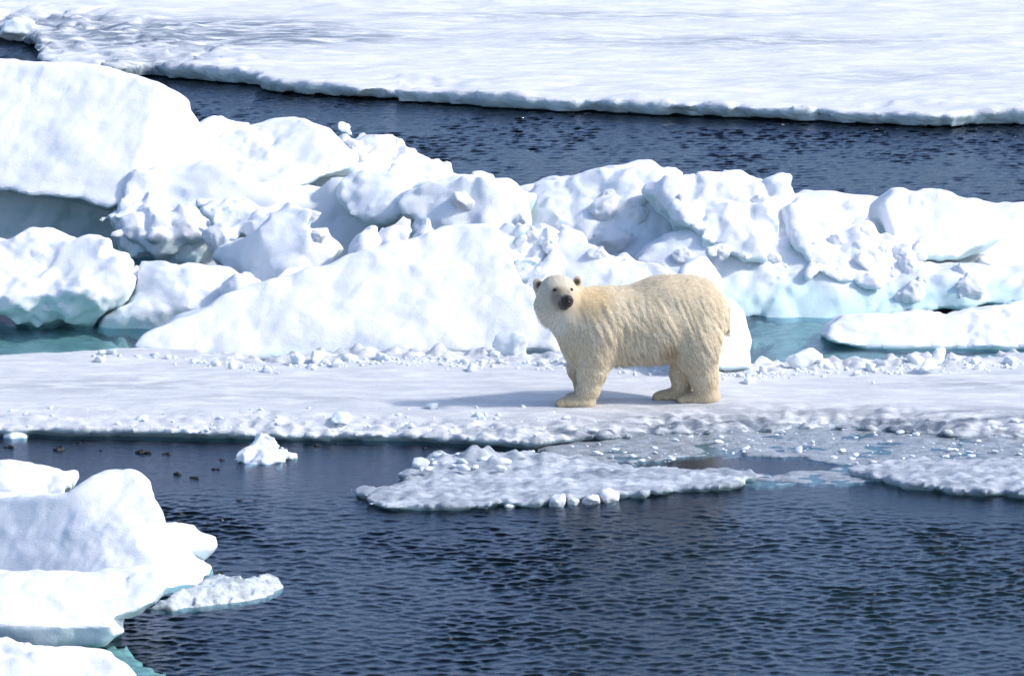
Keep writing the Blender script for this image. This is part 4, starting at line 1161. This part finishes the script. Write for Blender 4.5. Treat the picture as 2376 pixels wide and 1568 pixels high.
    rad = (0.0030 + 0.0020 * rs.rand(N)) * (0.5 + 0.5 * sstep(0.1, 0.45, dn))
    s1 = np.cross(fl, nn); s1 /= np.linalg.norm(s1, axis=1)[:, None] + 1e-9
    base = pt - nn * 0.004
    mid = base + d0 * (L * 0.5)[:, None]; tip = mid + d1 * (L * 0.5)[:, None]
    vs = []
    for c, rr in ((base, 1.0), (mid, 0.8)):
        for (a, b) in ((1.0, 0.0), (0.0, 0.75), (-1.0, 0.0)):
            vs.append(c + s1 * (a * rad * rr)[:, None] + nn * (b * rad * rr)[:, None])
    vs.append(tip)
    V = np.stack(vs, 1)
    ix = np.arange(N)[:, None] * 7
    T = []
    for a, b in ((0, 1), (1, 2)):
        T += [[a, b, 3 + b], [a, 3 + b, 3 + a], [3 + a, 3 + b, 6]]
    F = (ix[:, :, None] + np.array(T)[None]).reshape(-1, 3)
    mf = make_mesh('fur', V.reshape(-1, 3), F)
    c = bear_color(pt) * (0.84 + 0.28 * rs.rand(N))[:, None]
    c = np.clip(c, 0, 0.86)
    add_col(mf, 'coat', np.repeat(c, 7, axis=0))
    fur = link('fur', mf, fur_mat('bear_fur', 0.25), root)
    fur['kind'] = 'stuff'
    # face parts
    def surf(cx, cy):
        ya = np.linspace(-0.9, 0.3, 600)
        pp = np.array([BP(cx, cy, y) for y in ya])
        dd = bear_sdf(pp)
        k = np.argmax(dd < 0)
        return pp[k]
    def lump(name, c, r, mat, n=16, shape=None):
        V, F = [], []
        for a in range(n + 1):
            th = math.pi * a / n
            for b in range(2 * n):
                ph = math.pi * b / n
                V.append((c[0] + r[0] * math.sin(th) * math.cos(ph), c[1] + r[1] * math.sin(th) * math.sin(ph), c[2] + r[2] * math.cos(th)))
        for a in range(n):
            for b in range(2 * n):
                F.append((a * 2 * n + b, (a + 1) * 2 * n + b, (a + 1) * 2 * n + (b + 1) % (2 * n), a * 2 * n + (b + 1) % (2 * n)))
        V = np.array(V)
        if shape:
            V = shape(V)
        me = make_mesh(name, V, np.array(F))
        return link(name, me, mat, root)
    for (cx, cy) in ((472, 356), (609, 352)):
        p = surf(cx, cy)
        lump('eye', p + np.array([0, 0.002, 0]), (0.020, 0.011, 0.016), M['eye'], 10)
    p = surf(580, 448)
    def nose_shape(V):
        q = V - p
        q[:, 0] *= 1 - 0.25 * np.clip(-q[:, 2] / 0.045, 0, 1)
        for sx in (-1, 1):
            w = np.exp(-(((q[:, 0] - sx * 0.019) / 0.010) ** 2 + ((q[:, 2] - 0.004) / 0.012) ** 2)) * (q[:, 1] < 0)
            q[:, 1] += 0.014 * w
        return q + p
    lump('nose', p + np.array([0, 0.004, 0]), (0.042, 0.030, 0.043), M['nose'], 20, nose_shape)
    # claws
    def claw(tip, back, r):
        t_, b_ = np.array(tip), np.array(back)
        ax = t_ - b_; ax /= np.linalg.norm(ax); s = np.cross(ax, (0, 0, 1)); s /= np.linalg.norm(s); u = np.cross(s, ax)
        V = []; n = 6
        for f, rr, dz in ((0, 1.0, 0.004), (0.5, 0.75, 0.006), (0.85, 0.4, 0.002)):
            c = b_ + (t_ - b_) * f + np.array([0, 0, dz])
            for k in range(n):
                V.append(c + r * rr * (math.cos(k / n * 6.283) * s + math.sin(k / n * 6.283) * u))
        V.append(t_); F = []
        for a in range(2):
            for k in range(n):
                F.append((a * n + k, a * n + (k + 1) % n, (a + 1) * n + (k + 1) % n))
                F.append((a * n + k, (a + 1) * n + (k + 1) % n, (a + 1) * n + k))
        for k in range(n):
            F.append((2 * n + k, 2 * n + (k + 1) % n, 3 * n))
        link('claw', make_mesh('claw', np.array(V), np.array(F)), M['claw'], root)
    for (cx, cy, ya) in ((500, 1332, (-0.27, -0.225, -0.18, -0.14)), (1338, 1278, (0.11, 0.15, 0.195)), (1548, 1302, (-0.02, 0.02, 0.06))):
        for y in ya:
            b_ = BP(cx + 8, cy, y); b_[2] = 0.022
            t_ = BP(cx - 22, cy, y); t_[2] = 0.006
            claw(t_, b_, 0.008)
    return root
build_bear()
